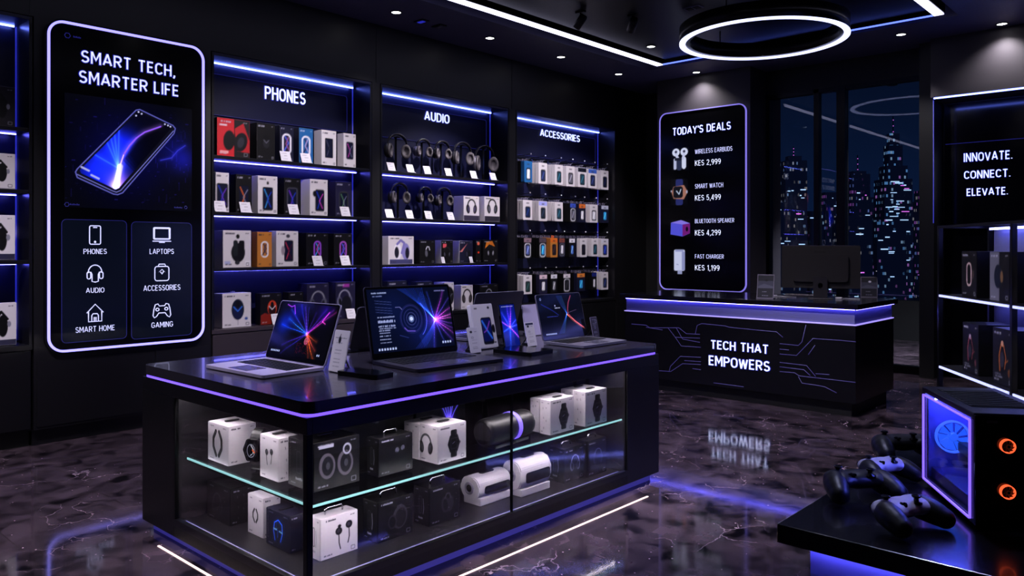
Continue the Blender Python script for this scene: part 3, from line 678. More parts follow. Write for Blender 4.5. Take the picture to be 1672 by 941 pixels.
for q in (
    (354, 408, 191, R1, 349, 'wide red and black headset box on the top phones shelf', 'r', art_redblack, None, 'k'),
    (419, 449, 199.5, R1, 408, 'black headset box beside the red box on the top phones shelf', 'k', mouse((.03, .03, .04), (.12, .12, .14), GR, .42)),
    (457, 479, 204, R1, 449, 'narrow navy box with white looped picture on the top phones shelf', 'n', loop(WH, (.3, .35, .8), (.6, .3, .5), .55)),
    (488, 511, 208, R1, 480, 'blue box with white looped picture on the top phones shelf', 'b', loop(WH, (.1, .12, .3), (.7, .6, .8), .55), None, 'n'),
    (525, 549, 211.5, R1, 513, 'white box with a large black phone on the top phones shelf', 'w', ph((.3, .3, .36), (.08, .08, .1), .56)),
    (561, 581, 217, R1, 551, 'white box with a slim silver phone at the end of the top phones shelf', 'w', ph(PK, (.5, .5, .6), .5, .5, (.7, .68, .75))),
    (352, 374, 281, R2, 347, 'white phone box with blue screen, first on the second phones shelf', 'w', ph(BL, VI, .62, .42)),
    (385, 411, 284, R2, 376, 'dark box with orange lit phone on the second phones shelf', 'k', ph(OR, (.5, .5, .6), .62, .42)),
    (421, 453, 286.5, R2, 411, 'large white phone box with camera dot on the second phones shelf', 'w', lambda P, a: (pic_phone(P, .5*a, .40, .62, CY, BL), P.ell(.5*a, .82, .03, .04, BK))),
    (464, 490, 290, R2, 454, 'dark box with violet phone screen, middle of the second phones shelf', 'k', ph(VI, BL, .6, .42, (.4, .4, .5))),
    (506, 535, 292, R2, 491, 'white box with black phone and dark watch, second phones shelf', 'w', lambda P, a: (pic_phone(P, .55*a, .42, .6, BL, PK), P.ell(.25*a, .6, .05, .08, BK))),
    (548, 574, 296, R2, 537, 'dark violet phone box at the end of the second phones shelf', 'p', ph((.4, .6, .4), (.5, .5, .6), .55, .42, (.3, .32, .3))),
    (364, 410, 376, R3, 350, 'big white box with black handset picture on the third phones shelf', 'w', art_handset),
    (420, 444, 378.5, R3, 411, 'amber box with white looped picture on the third phones shelf', 'o', loop(WH, (.2, .15, .2), (.15, .15, .3), .45)),
    (451, 487, 377, R3, 439, 'white box with tall dark phone on the third phones shelf', 'w', lambda P, a: (pic_phone(P, .56*a, .44, .6, (.8, .2, .3), (.3, .05, .15)), P.ell(.53*a, .86, .06, .05, (.2, .2, .25)), P.ell(.3*a, .45, .06, .13, (.55, .5, .55)))),
    (500, 536, 380, R3, 488, 'dark box with pink and cyan loop on the third phones shelf', 'k', loop((.6, .3, .85), CY, PK, .5)),
    (545, 575, 381, R3, 536, 'dark box with violet loop at the end of the third phones shelf', 'k', loop((.7, .35, .8), (.3, .4, .9), VI, .5)),
    (363, 410, 480, R4, 350, 'big white box with blue mouse picture and wire handle below the phones shelves', 'w', lambda P, a: (pic_mouse(P, .53*a, .52, .66, (.05, .08, .16), (.08, .10, .25), (.2, .45, .9)), P.line([(.53*a, .22), (.53*a, .06)], .012, (.4, .4, .5)), P.ell(.83*a, .24, .05, .04, (.2, .3, .6))), None, None, .02),
    (425, 460, 479.5, R4, 417, 'black and red box with white and red earpiece picture', 'k', lambda P, a: (P.poly([(0, 0), (.6*a, .0), (.5*a, .3), (.2*a, .38), (0, .3)], (.5, .12, .08)), pic_mouse(P, .55*a, .52, .55, (.8, .25, .15), (.15, .04, .04), WH))),
    (471, 495, 477.5, R4, 462, 'small dark box half hidden behind the first laptop', 'k', mouse(GR, BK, OR, .5)),
    (501, 537, 463.5, R4, 487, 'dark violet box with grey headphones behind the first laptop', 'p', cans(.55, (.35, .35, .42), (.08, .08, .12), WH)),
    (548, 580, 461, R4, 536, 'dark violet headset box with pink print beside the price tag', 'p', lambda P, a: (pic_cans(P, .45*a, .52, .5, (.4, .4, .5), BK, WH), P.ell(.55*a, .4, .17, .22, (.06, .06, .1)), P.box(.35*a, .86, .7*a, .95, (.6, .2, .6)))),
):
    q = list(q)+[None]*(11-len(q))
    shelf_box(q[0], q[1], q[2], q[3], q[4], q[5], q[6], q[7], q[8], PH, q[9], q[10] or 0)
for q in (
    (757, 782.5, 319.5, R2, 741, 'white headphone box with dark base band on the second audio shelf', 'w', cans(.6, BK, (.25, .22, .35), GR, .55, (.20, .18, .26))),
    (791, 816, 320.5, R2, 783.5, 'white headphone box at the end of the second audio shelf', 'w', cans(.6, BK, (.3, .3, .36), (.1, .1, .1), .58, (.16, .15, .2))),
    (634, 675.5, 385.5, R3, 624, 'big white box with white and violet headphones, third audio shelf', 'w', art_purplewhite),
    (685, 710, 392, R3, 677, 'black earphone box beside the big white one, third audio shelf', 'k', pair((.02, .02, .03), GR, WH, .6)),
    (720, 739.5, 392.5, R3, 711, 'dark headphone box with pale flank, third audio shelf', 'k', lambda P, a: (P.box(.15*a, .68, .45*a, .86, (.8, .3, .35)), pic_cans(P, .5*a, .45, .5, BK, (.25, .25, .3), GR)), None, 'w'),
    (750, 772, 393.5, R3, 739.5, 'violet tinted headset box with pale flank, third audio shelf', 'n', lambda P, a: (P.poly([(0, .5), (.6*a, .9), (.2*a, .5)], (.7, .4, .4)), pic_pair(P, .62*a, .42, .5, BK, (.2, .2, .28), (.1, .1, .1))), None, 'w'),
    (777, 785, 392, R3, 772, 'slim dark box with orange lights, third audio shelf', 'k', lambda P, a: (P.ell(.5*a, .85, .08, .08, (.9, .4, .3)), P.ell(.5*a, .45, .07, .05, (.8, .2, .1)))),
    (789, 813, 391.5, R3, 785, 'black box with orange headset picture at the end of the third audio shelf', 'k', lambda P, a: (P.poly([(.1*a, .6), (.2*a, .92), (.6*a, .95), (.8*a, .7), (.4*a, .8)], (.75, .42, .12)), pic_cans(P, .5*a, .48, .52, BK, (.5, .5, .55), (.3, .3, .33)))),
    (633, 664, 459.5, R4, 624, 'black box with blue top behind the large laptop', 'n', mouse(BL, BK, CY, .5)),
    (680, 706, 460.5, R4, 671, 'navy box seen just over the large laptop screen', 'n', cans(.5)),
    (725, 741, 461.5, R4, 709, 'white box with black phone picture right of the large laptop screen', 'w', mouse(BK, (.1, .1, .12), GR, .75)),
    (753, 772, 466, R4, 741, 'small white headset box behind the white phone display', 'w', cans(.6, (.1, .09, .1), (.25, .22, .25), BK)),
    (783, 813, 465, R4, 772, 'black headphone box with wire handle behind the grey laptop lid', 'k', cans(.55, GR, BK, WH), None, None, .02),
):
    q = list(q)+[None]*(11-len(q))
    shelf_box(q[0], q[1], q[2], q[3], q[4], q[5], q[6], q[7], q[8], AU, q[9], q[10] or 0)
for q in ((-40, 25, 135, 2.32, 'dark grey headset box on the top shelf cut by the frame', 'g', (.13, .12, .15)), (-40, 25, 247, 1.87, 'white headset box on the second shelf cut by the frame', 'w', None),
          (-40, 25, 350, 1.36, 'white headset box with dark band on the third shelf cut by the frame', 'w', None), (-40, 27, 497, BASEZ, 'white watch box on the lowest shelf cut by the frame', 'w', None)):
    shelf_box(q[0], q[1], q[2], q[3]+.003, -42, q[4], q[5], lambda P, a: (P.ell(.66*a, .46, .13*a, .26, BK), P.line([(.5*a, .62), (.62*a, .8), (.78*a, .62)], .05, BK), P.ell(.82*a, .5, .04, .07, (.5, .5, .56)), P.box(0, 0, a, .13 if q[2] > 300 else .01, (.16, .16, .26))), q[6], 'cartons on the shelf cut by the frame', None, .02, n=90)

# --- price cards along shelves
for px, py, z, s in ((467.6, 262, R1, 'the narrow navy box'), (501, 265, R1, 'the blue box'), (360, 347, R2, 'the first box of the second phones shelf'), (402, 349, R2, 'the orange lit phone box'),
        (480.5, 352, R2, 'the violet phone screen box'), (565, 355, R2, 'the last box of the second phones shelf'), (520, 440, R3, 'the pink and cyan loop box'), (565, 439, R3, 'the violet loop box'),
        (453.5, 532, R4, 'the black and red box'), (574.5, 522, R4, 'the pink printed headset box')):
    p = onx(px, py, XI+.045)
    price_card('small white price card leaning before '+s, (XI+.05, p.y, z+.001), .10, .105, PI/2-.1, .42, seed=int(px))
for i, px in enumerate((640, 671, 699, 733.5, 774.6, 806.5)):
    p = onx(px, 275, XI+.045)
    price_card('small white price card before the %s headphones of the top audio shelf' % WORDS[i] if i < 5 else 'small white price card at the end of the top audio shelf', (XI+.05, p.y, R1+.001), .09, .10, PI/2-.1, .42, seed=int(px))
for i, px in enumerate((637, 670, 701, 737)):
    p = onx(px, 350, XI+.045)
    price_card('small white price card, %s along the second audio shelf' % WORDS[i], (XI+.05, p.y, R2+.001), .09, .10, PI/2-.1, .42, seed=int(px))
for px, s in ((724, 'the dark pale-flanked headphone box'), (770, 'the violet tinted headset box')):
    p = onx(px, 430, XI+.03)
    price_card('tiny white price card before '+s, (XI+.035, p.y, R3+.001), .05, .075, PI/2, .3, seed=int(px))

# --- headphones on stands
HP_G = 'headphones on the audio shelves'
def headphones(label, y, z, w, h, x=-6.56, rz=PI/2-.15, cup=None, bandm=None, first=[None]):
    """w between the outer cup faces, h over all; hung on a low stand."""
    t = thing('headphones', label, 'headphones', (x, y, z+.003), rz, HP_G)
    r = w*.44; zc = h-r*1.05
    pts = [(r*math.cos(a)*(1.0), 0, zc+r*1.02*math.sin(a)) for a in np.linspace(-.35, PI+.35, 26)]
    b = bmn()
    prev = None
    for q, a in zip(pts, np.linspace(-.35, PI+.35, 26)):       # flat padded band
        n_ = Vector((math.cos(a), 0, math.sin(a))); hw = .022*(1 if .5 < a < 2.6 else .6); th = .010 if .6 < a < 2.5 else .006
        ring = [b.verts.new(Vector(q)+n_*u*th+Vector((0, v*hw, 0))) for u, v in ((1, -.7), (1, .7), (.3, 1), (-1, .8), (-1, -.8), (.3, -1))]
        if prev:
            for k in range(6):
                f = b.faces.new((prev[k], prev[(k+1) % 6], ring[(k+1) % 6], ring[k])); f.smooth = True
        else: b.faces.new(ring[::-1])
        prev = ring
    b.faces.new(prev); obj('headband', b, bandm or CUPM, t)
    cr = w*.20
    for s in (-1, 1):
        zc2 = max(cr*1.3, zc-r*.50)
        M = Matrix.Translation((s*w*.40, 0, zc2)) @ Euler((0, s*PI/2, 0)).to_matrix().to_4x4() @ Euler((0, 0, 0)).to_matrix().to_4x4() @ Matrix.Diagonal((1.45, 1, 1, 1))
        M = Matrix.Translation((s*w*.40, 0, zc2)) @ Euler((0, 0, s*.95)).to_matrix().to_4x4() @ Matrix.Translation((-s*w*.40, 0, -zc2)) @ M
        b = bmn(); lathe(b, [(cr*.3, .040), (cr*.72, .036), (cr*.95, .018), (cr, 0), (cr*.9, -.01)], 20, 0, M); c = obj('ear_cup', b, cup or CUPM, t)
        b = bmn(); lathe(b, [(cr*.85, -.010), (cr*1.0, -.018), (cr*.98, -.032), (cr*.8, -.040), (cr*.55, -.036), (cr*.5, -.022), (cr*.1, -.020)], 20, 0, M); obj('ear_pad', b, PADM, t)
        b = bmn(); tube(b, [pts[0 if s > 0 else -1], (s*w*.47, 0, zc2+cr*.4), (s*w*.455, 0, zc2)], .007, 6); obj('yoke', b, CHROME, c)
    st = thing('headphone_stand', 'low black stand under '+label[:60].rsplit(',',1)[0], 'stand', (x, y, z+.001), rz, 'headphone stands')
    b = bmn(); lathe(b, [(.055, 0), (.055, .008), (.02, .014)], 20); obj('base', b, RUBG, st)
    b = bmn(); bx(b, -.012, .012, .028, .040, .006, h-.028, 0, .002); obj('post', b, RUBG, st)
    b = bmn(); bx(b, -.02, .02, -.02, .04, h-.030-.010, h-.030, 0, .002); obj('cradle', b, RUBG, st)
    return t
for i, (x0, x1, pt, lb, cm) in enumerate(((630, 667, 216.5, 'grey cushioned over-ear headphones, first from the PHONES side', None), (678, 704, 226, 'small silver trimmed headphones, second on the top audio shelf', METS),
        (709, 735, 229, 'dark headphones with glossy cups in the middle of the top audio shelf', RUBG), (739.5, 771, 230.5, 'headphones with one pale cup, fourth on the top audio shelf', CUPM), (774, 809, 236, 'blue lit silver headphones at the end of the top audio shelf', METS))):
    a, c = onx(x0, pt, -6.56), onx(x1, pt, -6.56)
    headphones(lb, (a.y+c.y)/2, R1, (c.y-a.y)*.88, a.z-R1, cup=cm)
for i, (x0, x1, pt, lb, cm) in enumerate(((636, 668, 298, 'tall black headphones, first on the second audio shelf', CUPM), (682, 706, 305, 'black headphones, second on the second audio shelf', RUBG), (711, 738, 306, 'black headphones with grey cups left of the white boxes', CUPM))):
    a, c = onx(x0, pt, -6.56), onx(x1, pt, -6.56)
    headphones(lb, (a.y+c.y)/2, R2, (c.y-a.y)*.85, a.z-R2, cup=cm)

# --- hooks and hanging packs
PKG = 'packs hanging on the accessory hooks'
def pack(label, y, x, ztop, w, h, d, col, win, top=None, rim=None):
    t = thing('hanging_pack', label, 'package', (x, y, ztop), PI/2, PKG)
    b = bmn(); prism(b, [(q[0], q[1]-h) for q in rr_pts(w, h, .008, 2)], 0, d); obj('carton', b, BM[col], t)
    b = bmn(); po = [(q[0], q[1]) for q in rr_pts(w*.34, .035, .01, 4)]; pi_ = [(q[0], q[1]+.010) for q in rr_pts(w*.16, .016, .006, 4)]
    ringprism(b, po, pi_, d*.4, d*.4+.002); obj('hang_tab', b, ACRY if col != 'o' else ORNG, t)
    P = Paint(w-.006, h-.006, 26, BC[col]); a = P.a
    if top: P.box(0, .78, a, 1, top)
    if rim: P.box(.14*a, .06, .86*a, .70, rim, .12, 1, .03)
    P.box(.24*a, .10, .80*a, .68, (.05, .06, .09), .08); P.box(.32*a, .16, .72*a, .62, win, .05)
    P.line([(.38*a, .25), (.62*a, .55)], .05, tuple(min(1, v*1.8+.08) for v in win)); P.box(.35*a, .84, .65*a, .88, (.2, .2, .25), .02)
    P.put('printed_front', PRINT, t, (0, -.0015, -h+.003))
    return t
DB, TE = (.12, .16, .32), (.10, .24, .30)
ROWS = (
  (2.545, 2.275, ((863, 13, 'b', WH, None, None, 'blue', 'k'), (887, 14, 'w', DB, None, None, 'white', 'w'), (913, 13, 'w', TE, None, None, 'white', 'w'), (932, 14, 'w', GR, None, None, 'white', 'w'), (951, 14, 'w', TE, (.05, .06, .12), None, 'white with dark top', 'w'), (968, 14, 'w', DB, (.2, .35, .7), None, 'white with blue top', 'w'), (988, 12, 'w', (.04, .06, .16), None, None, 'white', 'w'))),
  (2.055, 1.80, ((862, 15, 'w', (.06, .12, .28), None, None, 'white', 'w'), (887, 14, 'w', (.08, .12, .18), (.6, .62, .9), None, 'white', 'w'), (913, 13, 'w', TE, None, None, 'white', 'w'), (936, 10, 'k', GR, (.2, .3, .7), WH, 'black with white rim', 'k'), (951, 11, 'n', WH, (.8, .4, .15), None, 'navy with orange top', 'k'), (970, 13, 'w', WH, None, None, 'plain white', 'w'), (988, 12, 'n', CY, (.7, .72, .8), None, 'dark navy', 'k'))),
  (1.585, 1.325, ((862, 13, 'k', (.3, .35, .6), (.5, .4, .45), WH, 'black', 'k'), (886.5, 12, 'k', CY, (.3, .25, .3), WH, 'black with oval window', 'k'), (905, 12, 'o', (.12, .08, .1), (.8, .38, .1), None, 'orange', 'o'), (918, 10, 'n', WH, (.5, .25, .2), GR, 'navy', 'k'), (934.5, 10, 'k', (.3, .45, .8), WH, None, 'small black', 'k'), (953, 11, 'w', (.05, .05, .1), None, None, 'white with dark window', 'n'), (972, 11, 'w', TE, None, None, 'white', 'w'), (988, 12, 'w', (.12, .2, .6), (.8, .8, .85), None, 'white with blue window', 'w'))),
  (1.115, .865, ((862, 14, 'w', (.12, .22, .22), None, None, 'white', 'w'), (887.5, 13, 'p', WH, (.85, .75, .8), None, 'violet with white top', 'k'), (905, 11, 'k', (.5, .5, .55), WH, None, 'black with white top', 'k'), (926, 12, 'k', (.1, .1, .12), (.85, .82, .86), WH, 'black with white frame', 'k'), (949, 13, 'n', CY, (.85, .5, .2), None, 'navy with orange flower top', 'k'), (970.5, 8, 'k', WH, (.1, .15, .5), None, 'slim black', 'k'), (988, 11, 'w', DB, None, None, 'white', 'w'))),
)
RN = ('top', 'second', 'third', 'lowest')
peg = None
bar_g = 'hook rails of the accessories unit'
for ri, (zt_, zb_, cols) in enumerate(ROWS):
    r0 = thing('hook_rail', 'black rail carrying the %s row of accessory hooks' % RN[ri], 'rail', (XB+.0155, (BAYS['X'][0]+BAYS['X'][1])/2, zt_+.055), PI/2, bar_g)
    box('bar', METB, r0, -1.0, .96, -.012, 0, -.012, .012, .002)
    for ci, (px, pw, col, winc, top, rim, look, back) in enumerate(cols):
        p = onx(px, 300, -6.50); w = abs(onx(px+pw/2, 300, -6.5).y-onx(px-pw/2, 300, -6.5).y)
        lab = 'wire peg hook holding the %s column of the %s accessories row' % (WORDS[ci], RN[ri])
        if peg is None:
            peg = thing('peg_hook', lab, 'hook', (XB+.0275, p.y, zt_+.02), PI/2, 'peg hooks of the accessories unit')
            b = bmn(); tube(b, [(0, 0, .03), (0, -.02, .03), (0, -.03, .005), (0, -.225, .005), (0, -.245, .018)], .0035, 6); obj('prong', b, CHROME, peg)
            b = bmn(); tube(b, [(0, 0, .045), (0, -.25, .062)], .0035, 6); obj('label_arm', b, METB, peg)
            b = bmn(); M = Matrix.Translation((0, -.25, .062)); lathe(b, [(.002, -.009), (.008, -.006), (.009, 0), (.008, .006), (.002, .009)], 10, 0, M); obj('ball_tip', b, PLW, peg)
        else: dup(peg, (XB+.0275, p.y, zt_+.02), PI/2, lab)
        h = zt_-zb_-random.uniform(0, .012)
        pack('%s hanging pack in front of the %s column, %s accessories row' % (look, WORDS[ci], RN[ri]), p.y, -6.505, zt_-.006, w, h, .055, col, winc, top, rim)
        for kk in range(1, 3):
            wo = 'middle' if kk == 1 else 'rear'
            pk = thing('hanging_pack', '%s pack of the %s column, %s accessories row' % (wo, WORDS[ci], RN[ri]), 'package', (-6.505-kk*.064, p.y+.002, zt_-.006), PI/2, PKG)
            b = bmn(); prism(b, [(q[0], q[1]-h+.004*kk) for q in rr_pts(w, h, .008, 2)], 0, .055); obj('carton', b, BM[back], pk)
            b = bmn(); ringprism(b, rr_pts(w*.34, .035, .01, 4), [(q[0], q[1]+.010) for q in rr_pts(w*.16, .016, .006, 4)], .022, .024); obj('hang_tab', b, ACRY, pk)

# ================================================================== LEFT SIGN
def poly_tube(name, lines, parent, m, r=.004, closed=False):
    b = bmn()
    for l in lines: tube(b, l, r, 5, 0, closed)
    return obj(name, b, m, parent)
SX = -6.395
ya, yb = onx(77, 300, SX).y, onx(333, 300, SX).y; z0, z1 = .675, 3.135
SYC, SW, SH = (ya+yb)/2, yb-ya, z1-z0
sg = thing('wall_sign', 'tall glowing framed sign reading SMART TECH, SMARTER LIFE above six icons', 'sign', (SX, SYC, z0), PI/2)
def S(px, py):
    p = onx(px, py, SX); return p.y-SYC, p.z-z0
b = bmn(); prism(b, rr_pts(SW-.03, SH-.03, .10, 8), .0, .033); obj('board', b, mat('sign_glass', (.022, .022, .035), .2, spec=.15), sg, (0, 0, .015))
b = bmn(); rr_frame(b, SW, SH, .115, .017, -.012, .014, 0, 10); obj('light_frame', b, L_SIGN, sg)
b = bmn(); rr_frame(b, SW+.03, SH+.03, .13, .018, -.002, .033, 0, 10); obj('bezel', b, METB, sg, (0, 0, -.015))
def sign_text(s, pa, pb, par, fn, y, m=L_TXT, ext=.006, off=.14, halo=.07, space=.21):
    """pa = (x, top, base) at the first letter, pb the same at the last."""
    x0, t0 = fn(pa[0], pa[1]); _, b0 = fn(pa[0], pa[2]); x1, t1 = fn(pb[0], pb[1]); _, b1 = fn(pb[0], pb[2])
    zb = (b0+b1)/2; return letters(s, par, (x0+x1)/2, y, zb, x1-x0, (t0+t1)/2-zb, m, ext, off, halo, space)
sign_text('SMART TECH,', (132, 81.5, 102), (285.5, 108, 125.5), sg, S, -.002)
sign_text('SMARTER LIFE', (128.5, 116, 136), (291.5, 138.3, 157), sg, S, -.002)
# lit picture: phone over faint city lights
(px0, pz0), (px1, pz1) = (S(105, 300)[0], S(105, 345)[1]), (S(313, 300)[0], S(313, 160)[1])
pz0 = S(210, 342)[1]; pz1 = S(210, 165)[1]
P = Paint(px1-px0, pz1-pz0, 190, (.008, .009, .022)); pw, phh = px1-px0, pz1-pz0
def U(px, py):
    x, z = S(px, py); return ((x-px0)/phh, (z-pz0)/phh)
rnd = random.Random(3)
for k in range(150):
    x, y = rnd.uniform(0, P.a), rnd.uniform(.05, .95); c = rnd.choice(((.06, .05, .22), (.09, .06, .34), (.05, .05, .16), (.14, .1, .5)))
    if rnd.random() < .6: P.box(x, y, x+rnd.uniform(.003, .03), y+.006, c, 0, .7)
    else: P.box(x, y, x+.004, y+rnd.uniform(.01, .08), c, 0, .5)
c0 = U(205, 250); P.glow(c0[0], c0[1], .42, (.02, .02, .22)); P.glow(*U(300, 262), .12, (.05, .05, .35)); P.glow(*U(285, 240), .2, (.01, .02, .18))
P.line([U(262, 262), U(280, 258), U(290, 246), U(302, 238)], .008, (.2, .2, .75), .7, False, .02); P.line([U(270, 240), U(283, 250), U(280, 262)], .006, (.2, .2, .7), .6)
ed = [U(*q) for q in ((123, 281), (126, 276), (222, 180), (228, 179), (282, 205), (286, 210), (284, 218), (200, 315), (192, 318), (185, 317), (126, 290))]
P.poly(ed, (.05, .05, .11)); P.line(ed+ed[:1], .009, (.40, .40, .80)); P.line([U(*q) for q in ((283, 214), (197, 311), (190, 314), (184, 312), (126, 285))], .007, (.55, .55, .95), .9)
scr = [U(*q) for q in ((130, 278), (223, 184), (228, 183.5), (280, 209), (194, 307), (188, 309), (132, 283))]
m_ = P.inside(scr); base = P.C.copy()
P.C = np.ones_like(P.C)*np.array((.02, .02, .09)); P.glow(*U(160, 282), .18, (.06, .14, .95)); P.glow(*U(190, 252), .17, (.05, .12, .85)); P.glow(*U(205, 232), .13, (.03, .06, .5)); P.glow(*U(195, 300), .10, (.55, .35, .75)); P.glow(*U(188, 305), .05, (.6, .55, .3))
for k, q in enumerate(((178, 215), (186, 212), (194, 210), (170, 222), (150, 250))):
    P.line([U(189, 308), U(193, 275), U(*q)], .014, (.15, .30, 1.), .5, True, .03)
P.line([U(190, 308), U(192, 288), U(196, 270), U(202, 252), U(211, 238), U(222, 226), U(236, 216), U(262, 207)], .010, (.75, .5, 1.), .9, True, .03); P.line([U(189, 309), U(192, 290), U(196, 272)], .05, (.8, .7, 1.), .5, True, .04)
[P.poly([U(238+k*3, 300), U(200+k*4, 262-k*3), U(213+k*4, 240-k*2), U(228+k*4, 222), U(285, 198), U(292, 240)], (.01, .01, .05), .35) for k in range(4)]
P.line([U(202, 252), U(211, 238), U(222, 226), U(236, 216), U(262, 207)], .010, (.55, .3, 1.), .9)
P.C = base*(1-m_[..., None])+P.C*m_[..., None]
for q in ((226, 183), (231, 186), (222, 189), (269, 203), (274, 205), (278, 207)): P.ell(*U(*q), .008, .008, (.8, .8, 1.))
for q in (((133, 273), (145, 279)), ((149, 286), (161, 292))): P.line([U(*q[0]), U(*q[1])], .018, (.75, .75, .95), .9)
P.put('lit_picture', SIGNSCR, sg, ((px0+px1)/2, -.003, pz0))
for (x0, x1, y0, y1) in ((100, 207, 359, 557), (214, 313, 363, 551)):
    a0, a1 = S(x0, 450)[0], S(x1, 450)[0]; c0_, c1_ = S((x0+x1)/2, y1)[1], S((x0+x1)/2, y0)[1]
    b = bmn(); prism(b, rr_pts(a1-a0, c1_-c0_, .035, 5), -.002, 0); cd = obj('icon_card', b, mat('sign_card', (.03, .04, .075), .2, emit=(.01, .018, .05), es=.12), sg, ((a0+a1)/2, 0, c0_))
    b = bmn(); rr_frame(b, a1-a0, c1_-c0_, .035, .004, -.004, -.002, 0, 5); obj('outline', b, L_FINE, cd)
for px, py, s in ((110, 58, .02), (109, 334, .016), (303, 339, .012)):
    x, z = S(px, py); poly_tube('emblem', [[(x+s*math.cos(k*PI/3), -.003, z+s*math.sin(k*PI/3)) for k in range(6)]], sg, L_FINE, .003, True)
for px, py, w_ in ((126, 61, .055), (122, 334, .07), (291, 339, .07)):
    x, z = S(px, py); b = bmn()
    for k in range(6): bx(b, x-w_/2+w_*k/6, x-w_/2+w_*(k+.7)/6, -.004, -.002, z-.006, z+.006-.003*(k % 2))
    obj('fine_print', b, L_FINE, sg)
def icon(px, py, wpx, hpx, lines, closed=(), r=.0042):
    x, z = S(px, py); w_ = S(px+wpx/2, py)[0]-S(px-wpx/2, py)[0]; h_ = S(px, py-hpx/2)[1]-S(px, py+hpx/2)[1]
    b = bmn()
    for i, l in enumerate(lines): tube(b, [(x+u*w_/2, -.005, z+v*h_/2) for u, v in l], r, 5, 0, i in closed)
    return obj('icon', b, L_ICON, sg)
def rrl(x0, y0, x1, y1, r):
    return [((x0+x1)/2+u, y0+v) for u, v in rr_pts(x1-x0, y1-y0, r, 3)]
arc = lambda cx, cy, rx, ry, a0, a1, n=10: [(cx+rx*math.cos(math.radians(a0+(a1-a0)*k/n)), cy+ry*math.sin(math.radians(a0+(a1-a0)*k/n))) for k in range(n+1)]
icon(155, 384, 18, 30, [rrl(-1, -1, 1, 1, .2), [(-.35, .82), (.35, .82)], arc(0, -.75, .12, .08, 0, 360)], (0,))
icon(264, 385, 30, 26, [rrl(-.9, -.45, .9, 1, .12), rrl(-.8, -.38, .8, .9, .02), [(-1, -.7), (1, -.7)], [(-.3, -.85), (.3, -.85)]], (0, 1))
icon(155, 447, 26, 28, [arc(0, .15, .85, .85, -5, 185, 14), rrl(-1, -.6, -.55, .2, .2), rrl(.55, -.6, 1, .2, .2), [(-.55, .2), (-.4, -.1), (-.4, -.9), (0, -1), (.4, -.9), (.4, -.1), (.55, .2)]], (1, 2))
icon(264, 445, 23, 27, [rrl(-1, -1, 1, .72, .3), [(-.55, .72), (-.4, 1), (.4, 1), (.55, .72)], [(0, .35), (.5, 0), (0, -.55), (-.5, 0)], [(-.2, .05), (0, -.2), (.25, .15)]], (0, 2))
icon(155, 511, 27, 28, [[(-1, .02), (0, 1), (1, .02)], [(-.8, .15), (-.8, -1), (.8, -1), (.8, .15)], [(-.4, -1), (-.4, -.3), (-.25, -.1), (.25, -.1), (.4, -.3), (.4, -1)], [(-.1, -1), (-.1, -.5), (.1, -.5), (.1, -1)]])
icon(264, 507, 29, 23, [[(-.75, .85), (-.45, .95), (-.3, .65), (.3, .65), (.45, .95), (.75, .85), (.9, .2), (1, -.7), (.85, -1), (.6, -.8), (.35, -.35), (-.35, -.35), (-.6, -.8), (-.85, -1), (-1, -.7), (-.9, .2)], arc(-.5, .15, .18, .2, 0, 360), arc(.5, .2, .18, .2, 0, 360)], (0,))
for s, x0, x1, t, bs in (('PHONES', 136, 174, 406.5, 415), ('AUDIO', 140, 170, 470, 478.2), ('SMART HOME', 123, 187, 532.5, 541.5), ('LAPTOPS', 244, 283.5, 406.5, 415), ('ACCESSORIES', 234, 294, 465.5, 474.5), ('GAMING', 247, 282, 525.8, 534.5)):
    sign_text(s, (x0, t, bs), (x1, t, bs), sg, S, -.003, L_ICON, .003, .12, None)

# ================================================================== DEALS SIGN
DY0 = 9.27
dxa, dxb = ony(1077, 300, DY0).x, ony(1219, 300, DY0).x; dz0, dz1 = .885, 3.275
DXC, DW, DH = (dxa+dxb)/2, dxb-dxa, dz1-dz0
ds = thing('wall_sign', 'tall thin framed price board reading TODAY\'S DEALS on the pillar', 'sign', (DXC, DY0, dz0), 0)
def T(px, py):
    p = ony(px, py, DY0); return p.x-DXC, p.z-dz0
b = bmn(); prism(b, rr_pts(DW-.02, DH-.02, .10, 8), 0, .028); obj('board', b, MATS['sign_glass'], ds, (0, 0, .01))
b = bmn(); rr_frame(b, DW, DH, .11, .014, -.010, .012, 0, 10); obj('light_frame', b, L_DEAL, ds)
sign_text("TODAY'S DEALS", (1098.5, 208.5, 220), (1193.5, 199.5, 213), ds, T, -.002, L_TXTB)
for s, y0, y1, x1 in (('WIRELESS EARBUDS', 241.5, 249, 1196), ('KES 2,999', 260.5, 269.5, 1177), ('SMART WATCH', 299.5, 307, 1181), ('KES 5,499', 318, 327, 1177), ('BLUETOOTH SPEAKER', 357, 364, 1199), ('KES 4,299', 375.5, 384.5, 1177), ('FAST CHARGER', 415.5, 422.5, 1182), ('KES 1,199', 433, 442, 1175)):
    sign_text(s, (1135, y0, y1), (x1, y0, y1), ds, T, -.003, L_TXT if 'KES' in s else L_ICON, .003, .13 if 'KES' in s else .13, None)
def deal_pic(px, py, wpx, hpx, fn, nm):
    x, z = T(px, py); w_ = T(px+wpx/2, py)[0]-T(px-wpx/2, py)[0]; h_ = T(px, py-hpx/2)[1]-T(px, py+hpx/2)[1]
    P = Paint(w_, h_, 48, (.012, .012, .02)); fn(P, P.a); P.put(nm, SIGNSCR, ds, (x, -.003, z-h_/2))
